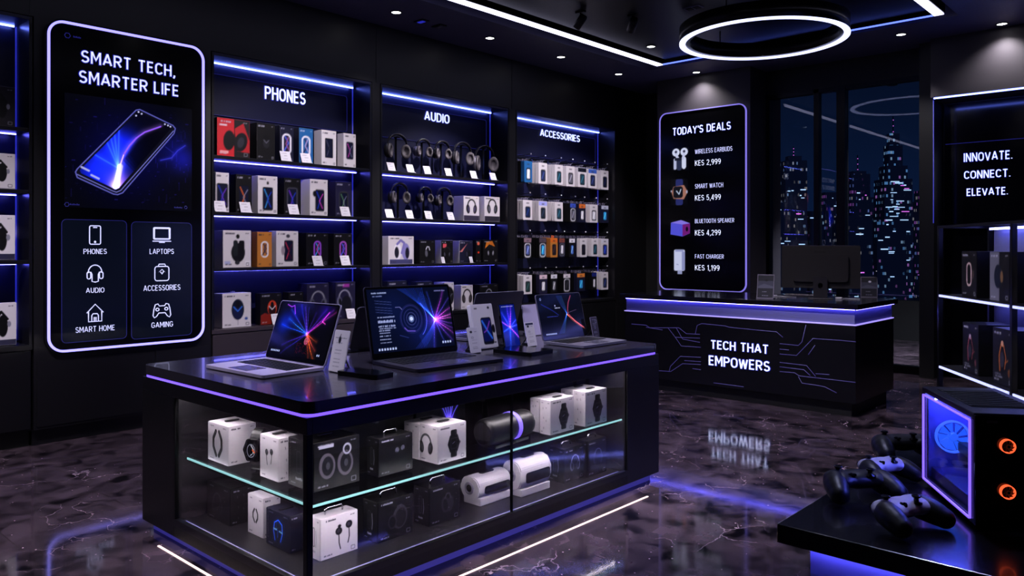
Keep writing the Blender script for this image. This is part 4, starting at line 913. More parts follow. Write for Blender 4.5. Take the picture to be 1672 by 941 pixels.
def dp_buds(P, a):
    P.box(.30*a, .02, .62*a, .56, (.16, .18, .28), .12); P.box(.60*a, .06, .84*a, .60, (.80, .82, .92), .12); P.box(.14*a, .06, .30*a, .55, (.7, .72, .85), .06)
    for x in (.27, .73): P.ell(x*a, .80, .18, .17, (.80, .82, .92)); P.ell(x*a, .82, .06, .06, (.2, .2, .3)); P.line([(x*a, .7), ((.4 if x < .5 else .66)*a, .52)], .12, (.74, .76, .88))
    P.box(.2*a, .44, .6*a, .56, (.10, .11, .16), .03)
def dp_watch(P, a):
    P.box(.3*a, .0, .72*a, 1, (.14, .16, .38), .08); P.poly([(.18*a, .72), (.78*a, .76), (1.*a, .5), (.78*a, .22), (.18*a, .26), (.06*a, .5)], (.62, .42, .36)); P.box(.16*a, .28, .72*a, .72, (.05, .05, .08), .10)
    P.line([(.35*a, .55), (.5*a, .42), (.6*a, .6)], .04, (.7, .75, .85)); P.ell(.95*a, .5, .04, .06, (.6, .6, .7)); P.ell(.04*a, .55, .03, .04, (.6, .6, .7))
def dp_spk(P, a):
    P.poly([(.04*a, .15), (.62*a, .02), (.97*a, .2), (.97*a, .78), (.55*a, .98), (.06*a, .84)], (.30, .30, .80)); P.poly([(.62*a, .04), (.97*a, .2), (.97*a, .78), (.62*a, .72)], (.42, .10, .44)); P.poly([(.06*a, .84), (.55*a, .98), (.97*a, .78), (.62*a, .72)], (.50, .44, .85)); P.ell(.83*a, .45, .08, .14, (.05, .02, .08))
def dp_chg(P, a):
    P.box(.1*a, .14, .9*a, .98, (.74, .76, .88), .06); P.box(.68*a, .16, .9*a, .9, (.52, .54, .72), .03); P.box(.2*a, .90, .8*a, .98, (.55, .57, .75), .02); P.box(.36*a, .0, .7*a, .15, (.55, .57, .72), .02); P.line([(.3*a, .4), (.42*a, .38)], .02, (.4, .42, .6))
deal_pic(1110.5, 260, 29, 38, dp_buds, 'earbud_picture'); deal_pic(1109, 314, 28, 43, dp_watch, 'watch_picture'); deal_pic(1110.5, 373, 34, 28, dp_spk, 'speaker_picture'); deal_pic(1109.5, 427.5, 22, 41, dp_chg, 'charger_picture')

# ================================================================== DISPLAY ISLAND
ix0, ix1, iy0, iy1 = -4.147, -2.640, 1.712, 4.250
IC = Vector(((ix0+ix1)/2, (iy0+iy1)/2, 0))
isl = thing('display_island', 'black display island with a violet light line and glass showcase of boxes', 'display table', IC)
def ib(name, m, x0, x1, y0, y1, z0, z1, bev=0., par=None):
    return box(name, m, par or isl, x0-IC.x, x1-IC.x, y0-IC.y, y1-IC.y, z0, z1, bev)
def plan(w, d, r):   # rounded footprint lying flat
    return rr_pts(w, d, r, 6)
RX90 = (PI/2, 0, 0)
def slab(name, m, inset, z0, z1, r, par=None):
    w_, d_ = ix1-ix0-2*inset, iy1-iy0-2*inset
    b = bmn(); pts = [(x, z-d_/2) for x, z in plan(w_, d_, r)]
    A = [b.verts.new((x, y, z0)) for x, y in pts]; B = [b.verts.new((x, y, z1)) for x, y in pts]; n = len(pts)
    for k in range(n): b.faces.new((A[k], A[(k+1) % n], B[(k+1) % n], B[k]))
    b.faces.new(A[::-1]); b.faces.new(B); return obj(name, b, m, par or isl)
slab('top', TOPM, 0, .802, .85, .05)
slab('led_strip', L_VIO, .003, .789, .802, .05)
ib('apron', BLK, ix0+.001, ix1-.001, iy0+.001, iy0+.028, .722, .789, .002); ib('apron', BLK, ix1-.028, ix1-.001, iy0+.028, iy1-.001, .722, .789, .002)
ib('top_underlay', BLK, ix0+.002, ix1-.028, iy0+.028, iy1-.002, .782, .789)
ib('end_panel', BLK, ix0, -3.79, iy0, iy1, .05, .722); ib('end_panel', BLK, -3.79, ix1, 3.905, iy1, .05, .722)
INT = mat('showcase_lining', (.115, .108, .125), .36, .3)
ib('back_lining', INT, -3.79, -3.785, iy0+.01, 3.905, .12, .722); ib('side_lining', INT, -3.785, ix1-.012, 3.898, 3.905, .12, .722); ib('ceiling_lining', INT, -3.785, ix1-.075, iy0+.075, 3.898, .734, .740)
ib('deck', INT, -3.785, ix1-.03, iy0+.03, 3.898, .10, .12); ib('base_frame', BLK2, -3.79, ix1, iy0, 3.905, .05, .10)
ib('base_rail', BLK, -3.79, ix1, iy0, iy0+.025, .10, .135); ib('base_rail', BLK, ix1-.025, ix1, iy0+.025, 3.905, .10, .13)
ib('plinth', L_VIO2, ix0+.04, ix1-.04, iy0+.04, iy1-.04, .0, .05)  # plinth emits violet itself, standing in for light in the recess
ib('corner_post', METB, ix1-.030, ix1-.002, iy0+.002, iy0+.030, .135, .722, .002); ib('side_post', METB, -3.79, -3.775, iy0, iy0+.02, .135, .722)
ib('glass_pane', GLASSC, -3.775, ix1-.030, iy0+.010, iy0+.016, .135, .722)
ib('glass_pane', GLASSC, ix1-.014, ix1-.008, iy0+.030, 2.893, .13, .722); ib('glass_pane', GLASSC, ix1-.014, ix1-.008, 2.903, 3.898, .13, .722)
ib('pane_seam', METB, ix1-.016, ix1-.006, 2.893, 2.903, .13, .722)
gsh = ib('glass_shelf', GLASSC, -3.735, ix1-.034, iy0+.045, 3.89, .425, .434)
ib('lit_edge', GLASSE, -3.735, ix1-.030, iy0+.041, iy0+.045, .425, .434, 0, gsh); ib('lit_edge', GLASSE, ix1-.034, ix1-.030, iy0+.045, 3.89, .425, .434, 0, gsh)
ib('under_light', L_CAB, ix1-.062, ix1-.050, iy0+.07, 3.86, .420, .424, 0, gsh); ib('shield_lip', METB, ix1-.046, ix1-.043, iy0+.05, 3.87, .411, .4249, 0, gsh); ib('light_profile', METB, ix1-.064, ix1-.048, iy0+.06, 3.87, .424, .4249, 0, gsh)  # lip and profile added to hide the strip and its floor reflection
ib('under_light', L_CAB, -3.70, ix1-.07, iy0+.062, iy0+.072, .420, .424, 0, gsh); ib('shield_lip', METB, -3.71, ix1-.05, iy0+.053, iy0+.056, .411, .4249, 0, gsh); ib('light_profile', METB, -3.71, ix1-.065, iy0+.060, iy0+.074, .424, .4249, 0, gsh)
for y in (2.0, 2.9, 3.8):
    ib('shelf_clip', METS, -3.785, -3.73, y-.012, y+.012, .412, .425, 0, gsh)
ib('case_light', L_CAB, ix1-.062, ix1-.040, iy0+.08, 3.86, .755, .763); ib('case_light', L_CAB, -3.74, ix1-.1, iy0+.040, iy0+.062, .755, .763)
ib('deck_light', L_DECK, ix1-.040, ix1-.030, iy0+.06, 3.86, .120, .127); ib('deck_light', L_DECK, -3.74, ix1-.06, iy0+.032, iy0+.042, .120, .127)
fl = thing('floor_glow_line', 'warm white glow line laid on the floor around the foot of the display island', 'light strip', (-2.51, 1.66, 0))  # glowing strip put on the floor for a lit and reflected line
box('strip', L_WARM, fl, -.005, .005, 0, 2.26, 0, .003); box('strip', L_WARM, fl, -1.34, -.005, -.0, .010, 0, .003)

IZU, IZL = .434, .12
def island_box(label, px, py, xl, xr, ytop, z, col, front=None, end=None, handle=0, slot=False, grp='boxes in the glass showcase', side=None, n=76, x=None, bg=None):
    K = onz(px, py, z)
    w_ = onx(xr, 700, K.x).y-K.y; d_ = K.x-ony(xl, 700, K.y).x; h_ = onx(px, ytop, K.x).z-z
    return product_box(label, (K.x, K.y+w_/2, z+.0005), w_, d_, h_, col, front, grp, end=end or (lambda P, a: None), handle=handle, slot=slot, n=n, side=side, bev=.004, bg=bg)
def a_big(P, a):
    for cx_, cy_, k in ((.28*a, .48, 1), (.68*a, .47, 1.0)):
        P.ell(cx_, cy_, .20, .27, (.34, .32, .36), rot=.1); P.ell(cx_+.01, cy_, .14, .20, (.09, .09, .11)); P.ell(cx_+.02, cy_, .05, .08, (.24, .24, .27))
    P.ell(.72*a, .76, .08, .10, (.05, .05, .06), 1, .03); P.ell(.72*a, .76, .09, .10, (.62, .62, .70), 1, .02); P.box(.1*a, .86, .42*a, .92, (.8, .8, .9), 0, .8)
def a_can1(P, a): P.ell(.62*a, .50, .24, .30, (.20, .19, .22), rot=-.2); P.ell(.64*a, .48, .18, .24, (.09, .085, .10), rot=-.2); P.ell(.40*a, .42, .14, .18, (.15, .14, .16)); P.ell(.40*a, .42, .10, .13, (.03, .03, .04)); P.line([(.55*a, .78), (.66*a, .8)], .05, (.2, .2, .22))
def a_cans2(P, a): pic_pair(P, .58*a, .48, .62, (.16, .155, .18), (.06, .06, .07), (.24, .23, .26))
def a_neon(P, a):
    c = (.12, .40, 1.)
    P.C[...] = np.array((.04, .05, .13))
    P.line([(.38*a, .2), (.32*a, .45), (.36*a, .68), (.52*a, .78), (.68*a, .68), (.70*a, .45), (.62*a, .2)], .022, c, 1, True, .06); P.line([(.33*a, .5), (.45*a, .5)], .05, (.5, .8, 1.)); P.line([(.57*a, .48), (.69*a, .46)], .05, (.5, .8, 1.)); P.line([(.5*a, .5), (.5*a, .3)], .02, c)
def a_cord(P, a):
    for x, y in ((.48*a, .60), (.76*a, .70)):
        P.ell(x, y, .10, .095, (.07, .06, .09)); P.ell(x-.01, y+.01, .05, .05, (.22, .20, .25)); P.line([(x, y-.08), (x+.01, y-.3), (x-.03 if y > .65 else x+.05, y-.45)], .03, (.10, .09, .12))
    P.ell(.5*a, .72, .05, .04, (.07, .06, .09))
def a_dots(P, a):
    for x, y in ((.3, .78), (.6, .8), (.35, .5), (.6, .42), (.35, .2)): P.line([(x*a, y), (x*a+.008, y-.045)], .014, (.30, .29, .32))
def a_strip(P, a): P.box(.35*a, .3, .5*a, .75, (.25, .25, .28), .02, .9, .01); P.line([(.62*a, .7), (.66*a, .45), (.62*a, .3)], .02, (.5, .5, .55)); P.txt(.3*a, .15, .3*a, .06, (.6, .6, .65))
hx = lambda s=.74: (lambda P, a: pic_watch(P, a*.55, .47, s))
island_box('white box with dark wristband picture at the corner post end of glass shelf', 373, 762.6, 340, 418, 697.6, IZU, 'w', None, lambda P, a: pic_bands(P, .48*a, .5, .72), 0, True)
island_box('white earbud box beside the black watch on the glass shelf', 455, 789, 425, 489, 717, IZU, 'w', a_dots, lambda P, a: pic_buds(P, .5*a, .55, .52), 0, True)
island_box('wide black box with two large grey cups behind the corner post', 512, 806, 471, 587, 725, IZU, 'k', a_big, a_strip, 0, True)
island_box('black earbud box with wire handle in the middle of the glass shelf', 618, 780.7, 599, 673.5, 718, IZU, 'k', lambda P, a: pic_buds(P, .62*a, .55, .5, (.35, .35, .42), (.05, .05, .06)), a_strip, .035)
island_box('white box with hexagonal watch on front and headphones on its flank', 715, 760, 685.5, 761, 697.6, IZU, 'w', hx(.72), lambda P, a: pic_cans(P, .35*a, .45, .55), 0, True)
island_box('plain white box right behind the watch and headphones box', 684.5, 752, 660, 731, 693, IZU, 'w', None, a_dots, 0, True)
island_box('white watch box beside the black cylinder speaker', 899, 712, 881.5, 937, 655, IZU, 'w', hx(.74), a_dots, 0, True)
island_box('plain white box behind the watch box beside the cylinder speaker', 880.5, 707, 866, 922, 652, IZU, 'w', None, a_dots)
island_box('white watch box at the counter end of the glass shelf', 956, 698, 936.5, 990.6, 641, IZU, 'w', hx(.78), a_dots, 0, True)
island_box('white box behind the last watch box of the glass shelf', 935.5, 692, 916, 972, 638, IZU, 'w', None, a_dots, 0, True)
island_box('large black headphone box at the rear of the case floor', 376, 861, 338.6, 412, 800, IZL, 'k', a_dots, lambda P, a: pic_cans(P, .45*a, .45, .6, (.16, .15, .17), (.08, .08, .09), (.3, .3, .33)))
island_box('narrow white box with dark earpieces on the case floor', 430, 880.6, 405, 458, 815, IZL, 'w', a_dots, lambda P, a: pic_bands(P, .5*a, .5, .38))
island_box('navy box with glowing blue head outline on the case floor', 473.6, 905.6, 435, 500, 844, IZL, 'n', None, a_neon, 0, True)
island_box('white earphone box with wire handle beside the corner post, case floor', 523, 918, 505, 584, 849.5, IZL, 'w', a_cord, a_strip, .045)
island_box('black box with one big dark ear cup and wire handle, case floor', 617, 889, 593, 674, 822, IZL, 'k', a_can1, a_strip, .045)
island_box('black headphone box with wire handle beside the white speakers', 701, 862, 676, 751, 799, IZL, 'k', a_cans2, a_strip, .045)
island_box('black box with pale headphones picture beyond the white speakers', 921, 790.7, 895, 953, 735, IZL, 'k', lambda P, a: pic_cans(P, .55*a, .5, .5, (.35, .35, .42), (.05, .05, .06), (.8, .8, .9)), a_strip, .04)
island_box('black headphone box at the counter end of the case floor', 959, 781, 941, 990, 722, IZL, 'k', lambda P, a: pic_cans(P, .55*a, .5, .45, (.2, .2, .24), (.05, .05, .06), (.6, .6, .7)), a_strip, .04)
# white lying speakers
def tube_speaker(label, px, py, xl, xr, ytop):
    K = onz(px, py, IZL); w_ = onx(xr, 700, K.x).y-K.y; d_ = K.x-ony(xl, 700, K.y).x; h_ = onx(px, ytop, K.x).z-IZL
    t = thing('speaker', label, 'speaker', (K.x, K.y+w_/2, IZL+.0005), PI/2, 'white speakers in the showcase')
    zb = .028
    pr = [(y, z+zb) for y, z in rr_pts(d_, h_-zb, min(d_, h_-zb)*.42, 8)]
    MX = Matrix(((0, 1, 0, 0), (1, 0, 0, d_/2), (0, 0, 1, 0), (0, 0, 0, 1)))
    b = bmn(); prism(b, pr, -w_/2, w_/2, 0, MX); bmesh.ops.bevel(b, geom=[e for e in b.edges if len(e.link_faces) == 2 and abs(e.link_faces[0].normal.dot(e.link_faces[1].normal)) < .1 and abs(abs(e.verts[0].co.x)-w_/2) < 1e-4 and abs(abs(e.verts[1].co.x)-w_/2) < 1e-4], offset=.006, segments=2, affect='EDGES')
    obj('housing', b, PLW, t)
    b = bmn(); bx(b, -w_/2+.01, w_/2-.01, .0, d_*.9, 0, zb+.012, 0, .004); obj('base', b, PLW, t)
    M = Matrix.Translation((-w_/2, d_/2, zb+(h_-zb)*.5)) @ Euler((0, -PI/2, 0)).to_matrix().to_4x4()
    b = bmn(); lathe(b, [(d_*.24, -.002), (d_*.24, .006), (d_*.17, .008), (d_*.15, .004), (d_*.05, .003)], 24, 0, M); obj('port_ring', b, mat('grey_ring', (.55, .53, .6), .35), t)
    b = bmn(); lathe(b, [(d_*.14, .003), (d_*.13, .0075), (d_*.05, .0085)], 20, 0, M); obj('port', b, RUBG, t)
    b = bmn(); prism(b, [(x, z+zb+(h_-zb)*.24) for x, z in rr_pts(w_*.78, (h_-zb)*.36, .016, 5)], -.003, .012); obj('control_panel', b, RUBG, t, (w_*.06, 0, 0))
    b = bmn(); prism(b, rr_pts(.10, .03, .014, 4), 0, .005); obj('logo_plate', b, RUB, t, (0, d_/2+.015, h_+.004), (PI/2, 0, 0))
tube_speaker('white rounded speaker lying beside the black headphone box, port facing out', 782, 829, 752, 835, 784)
tube_speaker('white rounded speaker lying behind the first white one', 850, 814, 820, 900, 757)
# black cylinder speaker and its picture board
K = onz(795, 737, IZU); Ke = onz(866, 715, IZU)
ax = (Ke-K); L_ = ax.length; rz_ = math.atan2(ax.y, ax.x)
t = thing('speaker', 'black ribbed cylinder speaker lying on its stand on the glass shelf', 'speaker', (K.x-.03, K.y+.0, IZU+.0005), rz_)
b = bmn(); M = Matrix.Translation((0, 0, .083)) @ Euler((0, PI/2, 0)).to_matrix().to_4x4()
prof = [(.050, 0), (.066, .006), (.070, .02)]
for k in range(22): prof += [(.0695+.002*(k % 2), .025+k*(L_-.05)/22)]
prof += [(.070, L_-.02), (.066, L_-.006), (.05, L_)]
lathe(b, prof, 32, 0, M); obj('barrel', b, RUB, t)
b = bmn(); lathe(b, [(.055, -.003), (.055, .002), (.02, .002)], 28, 0, M); obj('end_cap', b, RUBG, t)
b = bmn(); bx(b, .04, L_-.04, -.05, .05, 0, .022, 0, .006); obj('stand', b, METB, t)
b = bmn(); annulus(b, .0715, .0735, 0, .03, 40); o = obj('light_band', b, L_VIO, t, (L_*.58, 0, .083), (0, PI/2, 0))
B0 = ony(777, 690, K.y+.12); pb_x0 = B0.x
t = thing('picture_board', 'dark picture board with a violet light burst behind the cylinder speaker', 'display card', (-3.30, 3.02, IZU+.0005), PI/2)
box('board', BOXK, t, -.19, .19, 0, .02, 0, .23, .002)
P = Paint(.37, .22, 80, (.03, .03, .045)); a = P.a
P.glow(.66*a, .05, .2, (.25, .12, .75)); P.glow(.66*a, .1, .09, (.4, .25, .9))
for q in ((.42, .7), (.5, .8), (.6, .85), (.72, .8), (.82, .9), (.88, .55)): P.line([(.66*a, .02), ((.66+(q[0]-.66)*.5)*a, q[1]*.6), (q[0]*a, q[1])], .02, (.35, .3, .95), .8, True, .04)
P.put('lit_picture', SCREEN, t, (0, -.001, .005))
# watch standing on the shelf
K = onz(404, 772, IZU)
t = thing('smart_watch', 'black smart watch with orange lit dial standing on the glass shelf', 'watch', (K.x, K.y+.03, IZU+.0065), .35)
b = bmn()
for ring in range(1):
    n = 28; pts = []
    for k in range(n): a = 2*PI*k/n; pts.append((0, .052+.052*math.cos(a), .088+.088*math.sin(a)))
    V = [[b.verts.new((sx*(.026 if 3 < k < 25 else .026), p[1]+dy*(p[1]-.052)/.052*.005, p[2]+dy*(p[2]-.088)/.088*.005)) for sx, dy in ((-1, -1), (1, -1), (1, 1), (-1, 1))] for k, p in enumerate(pts)]
    for k in range(n):
        A, B = V[k], V[(k+1) % n]
        for j in range(4): b.faces.new((A[j], A[(j+1) % 4], B[(j+1) % 4], B[j]))
obj('strap', b, RUB, t)
b = bmn(); hexp = [(-.03, .05), (.03, .05), (.052, 0), (.03, -.05), (-.03, -.05), (-.052, 0)]; prism(b, [(x, z+.09) for x, z in hexp], -.016, .006); bmesh.ops.bevel(b, geom=list(b.edges), offset=.004, segments=2, affect='EDGES'); obj('case', b, RUBG, t)
P = Paint(.056, .072, 48, (.02, .02, .03)); a = P.a; P.ell(.5*a, .5, .30, .40, (.55, .55, .62), 1, .02); P.line([(.5*a, .85), (.75*a, .6), (.72*a, .35)], .06, (.8, .8, .85)); P.line([(.66*a, .56), (.85*a, .42)], .09, (.9, .35, .15)); P.line([(.45*a, .2), (.6*a, .3)], .04, (.8, .8, .9)); P.put('dial', SCREEN, t, (0, -.0175, .054))
b = bmn(); bx(b, -.03, .03, .02, .085, -.006, .004, 0, .002); obj('foot', b, RUB, t)

# ================================================================== THINGS ON THE ISLAND TOP
TZ = .8505
def laptop(label, hx_, hy_, rz, w, d, lid, lean, m, keym, paint=None, t_=.018):
    t = thing('laptop', label, 'laptop', (hx_, hy_, TZ), rz, 'laptops on the display island')
    b = bmn(); prism(b, [(x, z-d) for x, z in rr_pts(w, d, .018, 4)], .004, t_, 0, Matrix(((1, 0, 0, 0), (0, 0, 1, 0), (0, 1, 0, 0), (0, 0, 0, 1)))); base = obj('base', b, m, t)
    b = bmn()
    for sx in (-1, 1):
        for yy in (-.03, -d+.03): bx(b, sx*(w/2-.05)-.02, sx*(w/2-.05)+.02, yy-.006, yy+.006, 0, .005)
    obj('rubber_foot', b, RUB, base)
    b = bmn(); bx(b, -w*.42, w*.42, -d*.56, -d*.09, t_, t_+.0008)
    kw, kh = w*.84/14, d*.47/5.4
    for r in range(5):
        for c in range(14):
            if r == 4 and 4 <= c <= 8:
                if c == 4: bx(b, -w*.42+kw*4.1, -w*.42+kw*8.9, -d*.555+.002, -d*.555+kh*.86, t_, t_+.003, 1)
                continue
            y = -d*.10-kh*(r+1)*1.05; bx(b, -w*.42+kw*(c+.1), -w*.42+kw*(c+.9), y, y+kh*.86, t_, t_+.003, 1)
    obj('keyboard', b, [KEYM, keym], t)
    b = bmn(); bx(b, -w*.16, w*.16, -d*.93, -d*.62, t_, t_+.0012, 0, .0005, 1); obj('trackpad', b, mat('pad_'+m.name, tuple(v*.82 for v in (.36, .35, .42)), .25, .4), t)
    L = bpy.data.objects.new('lid', None)
    b = bmn(); prism(b, rr_pts(w, lid, .018, 4), -.004, .004); l = obj('lid', b, m, t, (0, -.004, t_), (-lean, 0, 0))
    bpy.data.objects.remove(L)
    if paint is not None:
        b = bmn(); prism(b, [(x, z) for x, z in rr_pts(w-.006, lid-.006, .016, 4)], -.0052, -.004); obj('bezel', b, RUBG, l, (0, 0, .003))
        P = Paint(w*.945, lid*.875, 130, (0, 0, 0)); paint(P, P.a); P.put('screen', SCREEN, l, (0, -.0056, lid*.085))
    b = bmn(); M = Matrix.Translation((-w*.38, 0, t_*.8)) @ Euler((0, PI/2, 0)).to_matrix().to_4x4(); lathe(b, [(.007, 0), (.007, w*.76)], 12, 0, M); obj('hinge', b, RUB, t)
    return t
def ray_burst(P, cx, cy, rays, k_=1.0):
    for ang, ln, wd, col, gl in rays:
        a = math.radians(ang); q = []
        for k in range(9):
            r = .02+ln*k/8; bend = .015*math.sin(k*1.1+ang)
            q.append((cx+r*math.cos(a+bend*k/8), cy+r*math.sin(a+bend*k/8)))
        for k in range(8):
            f = .35+.65*math.sin(PI*min(1., (k+1)/7.))
            P.line(q[k:k+2], wd*.62*(1-.06*k), col, .8*f*k_, True); 
        d = P.dist(q); P.mask(np.exp(-(d/gl)**2), col, .22*k_, True)
def taskbar(P, a, y=.04, n=7, x=.05):
    for k in range(n): P.box(x*a+k*.05, y, x*a+k*.05+.03, y+.035, (.7, .75, .95), .006)
def scr1(P, a):
    P.C[...] = np.array((.012, .01, .03)); cx, cy = .60*a, .44
    P.glow(.15*a, .6, .22, (.02, .10, .55)); P.glow(.35*a, .85, .25, (.02, .03, .35)); P.glow(.8*a, .9, .22, (.06, .02, .28))
    ray_burst(P, cx, cy, ((172, .85, .016, (.1, .3, 1.), .035), (160, .7, .02, (.15, .5, 1.), .05), (148, .8, .01, (.2, .3, .9), .03), (118, .55, .016, (.45, .25, 1.), .03), (128, .65, .010, (.2, .2, .9), .03), (108, .5, .01, (.3, .2, .8), .02), (40, .75, .014, (.6, .15, .9), .035), (34, .8, .012, (.9, .2, .7), .03), (52, .6, .012, (.25, .1, .7), .04), (200, .7, .012, (.3, .15, .9), .03), (212, .75, .010, (.2, .15, .8), .03), (-50, .6, .024, (1., .38, .12), .05), (-38, .45, .016, (1., .3, .25), .04), (-20, .35, .012, (.9, .3, .15), .04), (-62, .5, .01, (.8, .25, .1), .03), (75, .4, .01, (.2, .1, .6), .03)))
    P.line([(.12*a, .97), (.2*a, .93), (.25*a, .96), (.3*a, .80)], .010, (.6, .2, .8), .9, True, .02); P.line([(.88*a, .88), (.8*a, .7), (.86*a, .66)], .010, (.9, .25, .7), .8, True, .02)
    P.ell(cx+.04, cy-.13, .05, .06, (.75, .35, .5), 1, .008); P.ell(cx+.04, cy-.13, .03, .035, (.8, .3, .4), 1, .007); P.ell(cx+.04, cy-.13, .012, .012, (.9, .6, .6))
    rnd = random.Random(5)
    for k in range(60): x = rnd.uniform(.48, .68)*a; y = rnd.uniform(.06, .26); P.box(x, y, x+.012, y+.006, (.55, .08, .18), 0, .8)
    taskbar(P, a, .05, 6, .05); taskbar(P, a, .06, 2, .86)
def scr2(P, a):
    P.C[...] = np.array((.015, .03, .11)); cx, cy = .78*a, .46
    P.glow(.3*a, .7, .35, (.01, .03, .10)); P.glow(.6*a, .3, .3, (.02, .04, .16)); P.glow(cx, cy, .13, (.25, .10, .5)); P.glow(cx, cy, .035, (.4, .3, .4))
    rnd = random.Random(11)
    def bez(p, c, q, n=12): return [((1-u)**2*p[0]+2*u*(1-u)*c[0]+u*u*q[0], (1-u)**2*p[1]+2*u*(1-u)*c[1]+u*u*q[1]) for u in np.linspace(0, 1, n)]
    for k in range(15):
        col = (.06+.02*(k % 4), .17+.03*(k % 3), .52+.04*(k % 5))
        P.line(bez(((.36+.022*k)*a, 1.0), ((.60+.006*k)*a, .78-.01*k), (cx-.01, cy+.02)), .006, col, .75, True)
        P.line(bez(((.50+.016*k)*a, .02), ((.66+.006*k)*a, .22), (cx-.01, cy-.03)), .006, (.16, .12, .45) if k % 2 else col, .6, True)
    for k in range(12):
        r = .27+.016*k; P.line([(.49*a+r*math.cos(t_), .50+r*math.sin(t_)*1.15) for t_ in np.linspace(-1.15, 1.0, 14)], .005, (.10, .16+.02*(k % 3), .50), .6, True)
    P.line([(.49*a+.30*math.cos(t_), .50+.34*math.sin(t_)) for t_ in np.linspace(-.9, .8, 14)], .012, (.35, .35, .9), .7, True)
    ray_burst(P, cx, cy, ((28, .42, .012, (.95, .3, .9), .03), (12, .42, .016, (1., .4, .9), .035), (2, .40, .009, (.9, .35, .8), .02), (-14, .35, .008, (.6, .3, .9), .02), (-35, .45, .016, (.75, .25, .8), .035), (-50, .45, .010, (.5, .25, .9), .03), (62, .5, .012, (.8, .25, .9), .03), (45, .5, .008, (.4, .25, .9), .02), (-70, .4, .008, (.3, .3, .9), .02), (-25, .5, .007, (.5, .2, .7), .02), (100, .45, .007, (.2, .3, .9), .02), (-100, .45, .009, (.35, .25, .9), .03)))
    ox, oy = .49*a, .50
    for r, c in ((.05, (.6, .7, 1.)), (.10, (.30, .32, .60)), (.155, (.20, .22, .50)), (.215, (.22, .22, .55)), (.235, (.13, .15, .4))): P.ell(ox, oy, r*.92, r, c, .8, .004)
    P.ell(ox, oy, .035, .035, (.75, .8, 1.)); P.line([(ox-.15, oy-.14), (ox-.10, oy-.19), (ox+.04, oy-.20)], .02, (.4, .3, .8), .8)
    P.line([(ox-.28, oy+.2), (ox-.2, oy+.2), (ox-.16, oy+.16)], .008, (.5, .5, .8)); P.line([(ox-.26, oy-.25), (ox-.1, oy-.3)], .006, (.2, .25, .6))
    P.txt(.05*a, .93, .18*a, .022, (.7, .75, .95), .9, 1); P.txt(.05*a, .88, .12*a, .02, (.5, .55, .8), .8, 2)
    for k, y in enumerate((.80, .76, .70, .66, .62)): P.line([(.08*a, y+.02), (.27*a, y-.015)], .006, (.35, .4, .7), .7)
    for k, (y, h_) in enumerate(((.545, .02), (.465, .045), (.40, .028), (.37, .016), (.335, .02), (.30, .014), (.25, .018), (.20, .014), (.15, .012))): P.txt(.09*a, y, (.2 if k < 4 else .13)*a, h_, (.72, .76, .98), .85, k+20)
    P.txt(.82*a, .93, .14*a, .018, (.6, .6, .9), .8, 6); taskbar(P, a, .035, 7, .06); taskbar(P, a, .06, 4, .84)
def scr3(P, a):
    P.C[...] = np.array((.010, .014, .045)); cx, cy = .62*a, .52
    for k in range(7): P.line([((.44+.02*k)*a, .98), ((.52+.015*k)*a, .72), (cx, cy), ((.36+.02*k)*a, .04)], .006, (.12, .20+.02*k, .55), .6, True, .012)
    P.line([(.78*a, .97), (.70*a, .8), (.66*a, .65), (cx+.04, cy), (.78*a, .32), (.97*a, .14)], .012, (.75, .28, .40), .8, True, .025)
    for k in range(4): P.line([(cx, cy-.02), ((.72+.02*k)*a, .34), ((.90+.03*k)*a, .16-.02*k)], .006, (.65, .32, .22), .7, True, .012)
    P.line([(cx, cy+.01), (.86*a, .60)], .008, (.5, .4, .6), .8); P.line([(.06*a, .8), (.3*a, .62), (.42*a, .5)], .008, (.12, .18, .6), .7, True, .02); P.line([(.10*a, .75), (.25*a, .68)], .006, (.2, .2, .6), .6)
    P.ell(.06*a, .92, .022, .026, (.6, .65, .9), 1, .005); P.box(.36*a, .72, .38*a, .76, (.7, .7, .9)); P.txt(.36*a, .67, .12*a, .025, (.8, .8, .95)); P.txt(.15*a, .47, .25*a, .012, (.25, .3, .8)); taskbar(P, a, .035, 8, .06)
laptop('silver laptop facing the short end of the island, screen of blue and orange rays', -3.525, 2.215, math.radians(2), .52, .345, .315, math.radians(19), LAPS, KEYM, scr1)
laptop('large dark laptop with a round blue dial and pink burst on its screen', -3.245, 2.785, math.radians(85), .565, .40, .385, math.radians(13), LAPD, KEYM, scr2)
laptop('grey laptop with crossing red and blue curves on its screen, toward the counter', -3.150, 3.955, math.radians(88), .435, .33, .295, math.radians(14), LAPG, KEYM, scr3)
laptop('grey laptop turned away with its plain lid behind the white phone display', -3.60, 3.735, math.radians(-92), .44, .28, .31, math.radians(18), LAPG, KEYM)
laptop('dark laptop turned away with its lid behind the large dark laptop', -3.715, 2.95, math.radians(-90), .52, .30, .26, math.radians(19), LAPD, KEYM)
